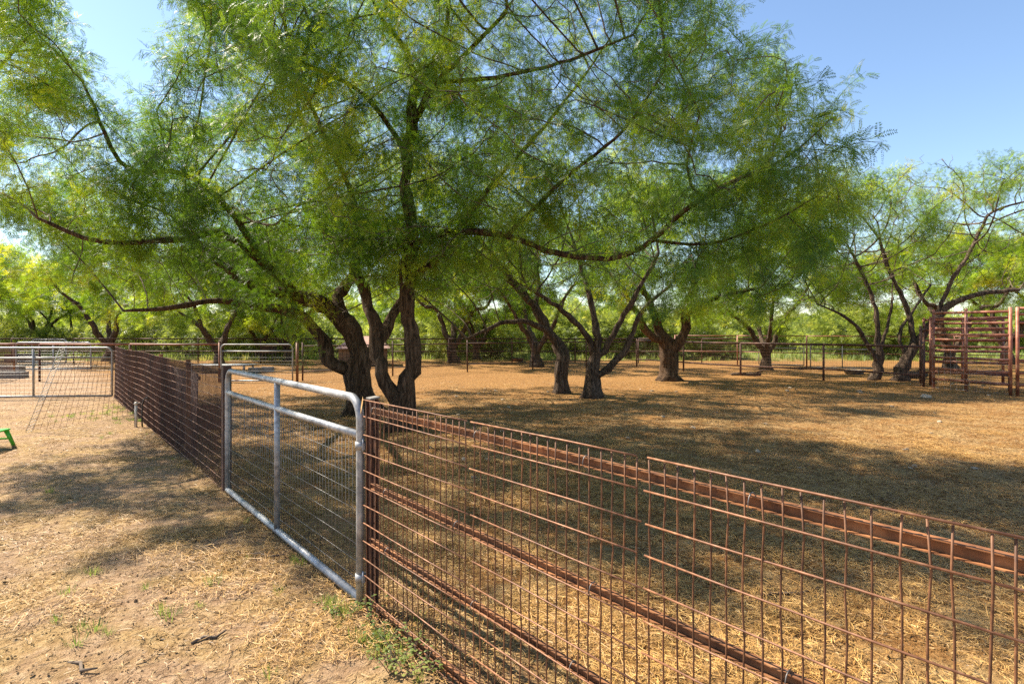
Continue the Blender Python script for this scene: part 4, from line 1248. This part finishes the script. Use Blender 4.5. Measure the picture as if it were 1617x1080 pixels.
# weeds at the foot of the hinge post and thin grass in the lane
def weed(seed, n=34, h=.16, spread=.12):
    r = random.Random(seed); st = MB(); lf = MB()
    for k in range(6):
        a = r.uniform(0, 6.28); q = r.uniform(.3, 1) * spread
        tip = V((math.cos(a) * q, math.sin(a) * q, h * r.uniform(.5, 1.1)))
        st.tube([(0, 0, -.01), tip * .5 + V((0, 0, .02)), tip], [.0022, .0016, .0008], 4, False)
        for j in range(n // 6):
            t = r.uniform(.3, 1); c = tip * t + V((r.gauss(0, .008), r.gauss(0, .008), 0))
            b = r.uniform(0, 6.28); L = r.uniform(.014, .030); d = V((math.cos(b), math.sin(b), r.uniform(-.2, .5))).normalized(); w = d.cross(UZ).normalized() * L * .38
            lf.add([c, c + d * L * .45 + w, c + d * L + V((0, 0, -.004)), c + d * L * .45 - w, c + d * L * .5 + V((0, 0, .003))], [(0, 1, 4), (1, 2, 4), (2, 3, 4), (3, 0, 4)], True)
    return st.mesh('stems', M['stick']), lf.mesh('leaves', M['weed'])
wm = [weed(91), weed(92, 46, .13, .16), weed(93, 28, .2, .09)]
for i, (px, py) in enumerate(((607, 1020), (628, 1042), (652, 1030), (672, 1058), (640, 1066), (585, 985), (618, 1058), (545, 975))):
    p = yard(px, py); k = i % 3
    w = empty('weed_plant', p, 'small leafy green weed at the foot of the rusty hinge post', 'weed', 'weeds at the hinge post', rnd.uniform(0, 6))
    w.scale = (1.0, 1.0, .9)
    share('stems', wm[k][0], w, (0, 0, 0)); share('leaves', wm[k][1], w, (0, 0, 0))
def tuft(seed):
    r = random.Random(seed); mb = MB()
    for k in range(26):
        a = r.uniform(0, 6.28); q = r.uniform(0, .05); b = V((math.cos(a) * q, math.sin(a) * q, 0)); L = r.uniform(.02, .065)
        d = V((math.cos(a), math.sin(a), 0)) * r.uniform(.2, .8); t = b + (d + UZ).normalized() * L; w = V((-math.sin(a), math.cos(a), 0)) * .0018
        m_ = b.lerp(t, .55) + UZ * L * .1
        mb.add([b - w, b + w, m_ + w * .8, m_ - w * .8, t], [(0, 1, 2, 3), (3, 2, 4)])
    return mb.mesh('tuft', M['weed'])
library('tuft', [tuft(i) for i in range(3)])
pts = []; rots = []; scl = []
for i in range(2600):
    Y = rnd.uniform(2.6, 13); X = -rnd.random() * Y * .95
    q = inpen(X, Y)
    if q > -.05: continue
    wv = math.exp(q / .3) * .15 + max(0, noise.noise(V((X * .7, Y * .7, 9))) - .2) * .6
    if rnd.random() < wv * .35: pts.append((X, Y, gh(X, Y))); rots.append((0, 0, rnd.uniform(0, 6))); scl.append(rnd.uniform(.5, 1.3))
for (px, py, n, sg) in ((245, 665, 60, .25), (215, 640, 30, .3), (592, 1010, 22, .08), (548, 960, 14, .10), (150, 655, 25, .4)):
    c = yard(px, py)
    for k in range(n):
        X, Y = c.x + rnd.gauss(0, sg), c.y + rnd.gauss(0, sg); pts.append((X, Y, gh(X, Y))); rots.append((0, 0, rnd.uniform(0, 6))); scl.append(rnd.uniform(.6, 1.3))
tag(scatter('grass', pts, rots, scl, 'tuft'), 'thin tufts of short green grass along the lane', 'grass', kind='stuff')
pts = []; rots = []; scl = []
for i in range(3500):
    Y = rnd.uniform(28.5, 56); X = rnd.uniform(-1, 1) * Y
    pts.append((X, Y, gh(X, Y))); rots.append((0, 0, rnd.uniform(0, 6))); scl.append(rnd.uniform(3, 7))
tag(scatter('pasture_grass', pts, rots, scl, 'tuft'), 'rough yellow green grass of the pasture beyond the fences', 'grass', kind='stuff')
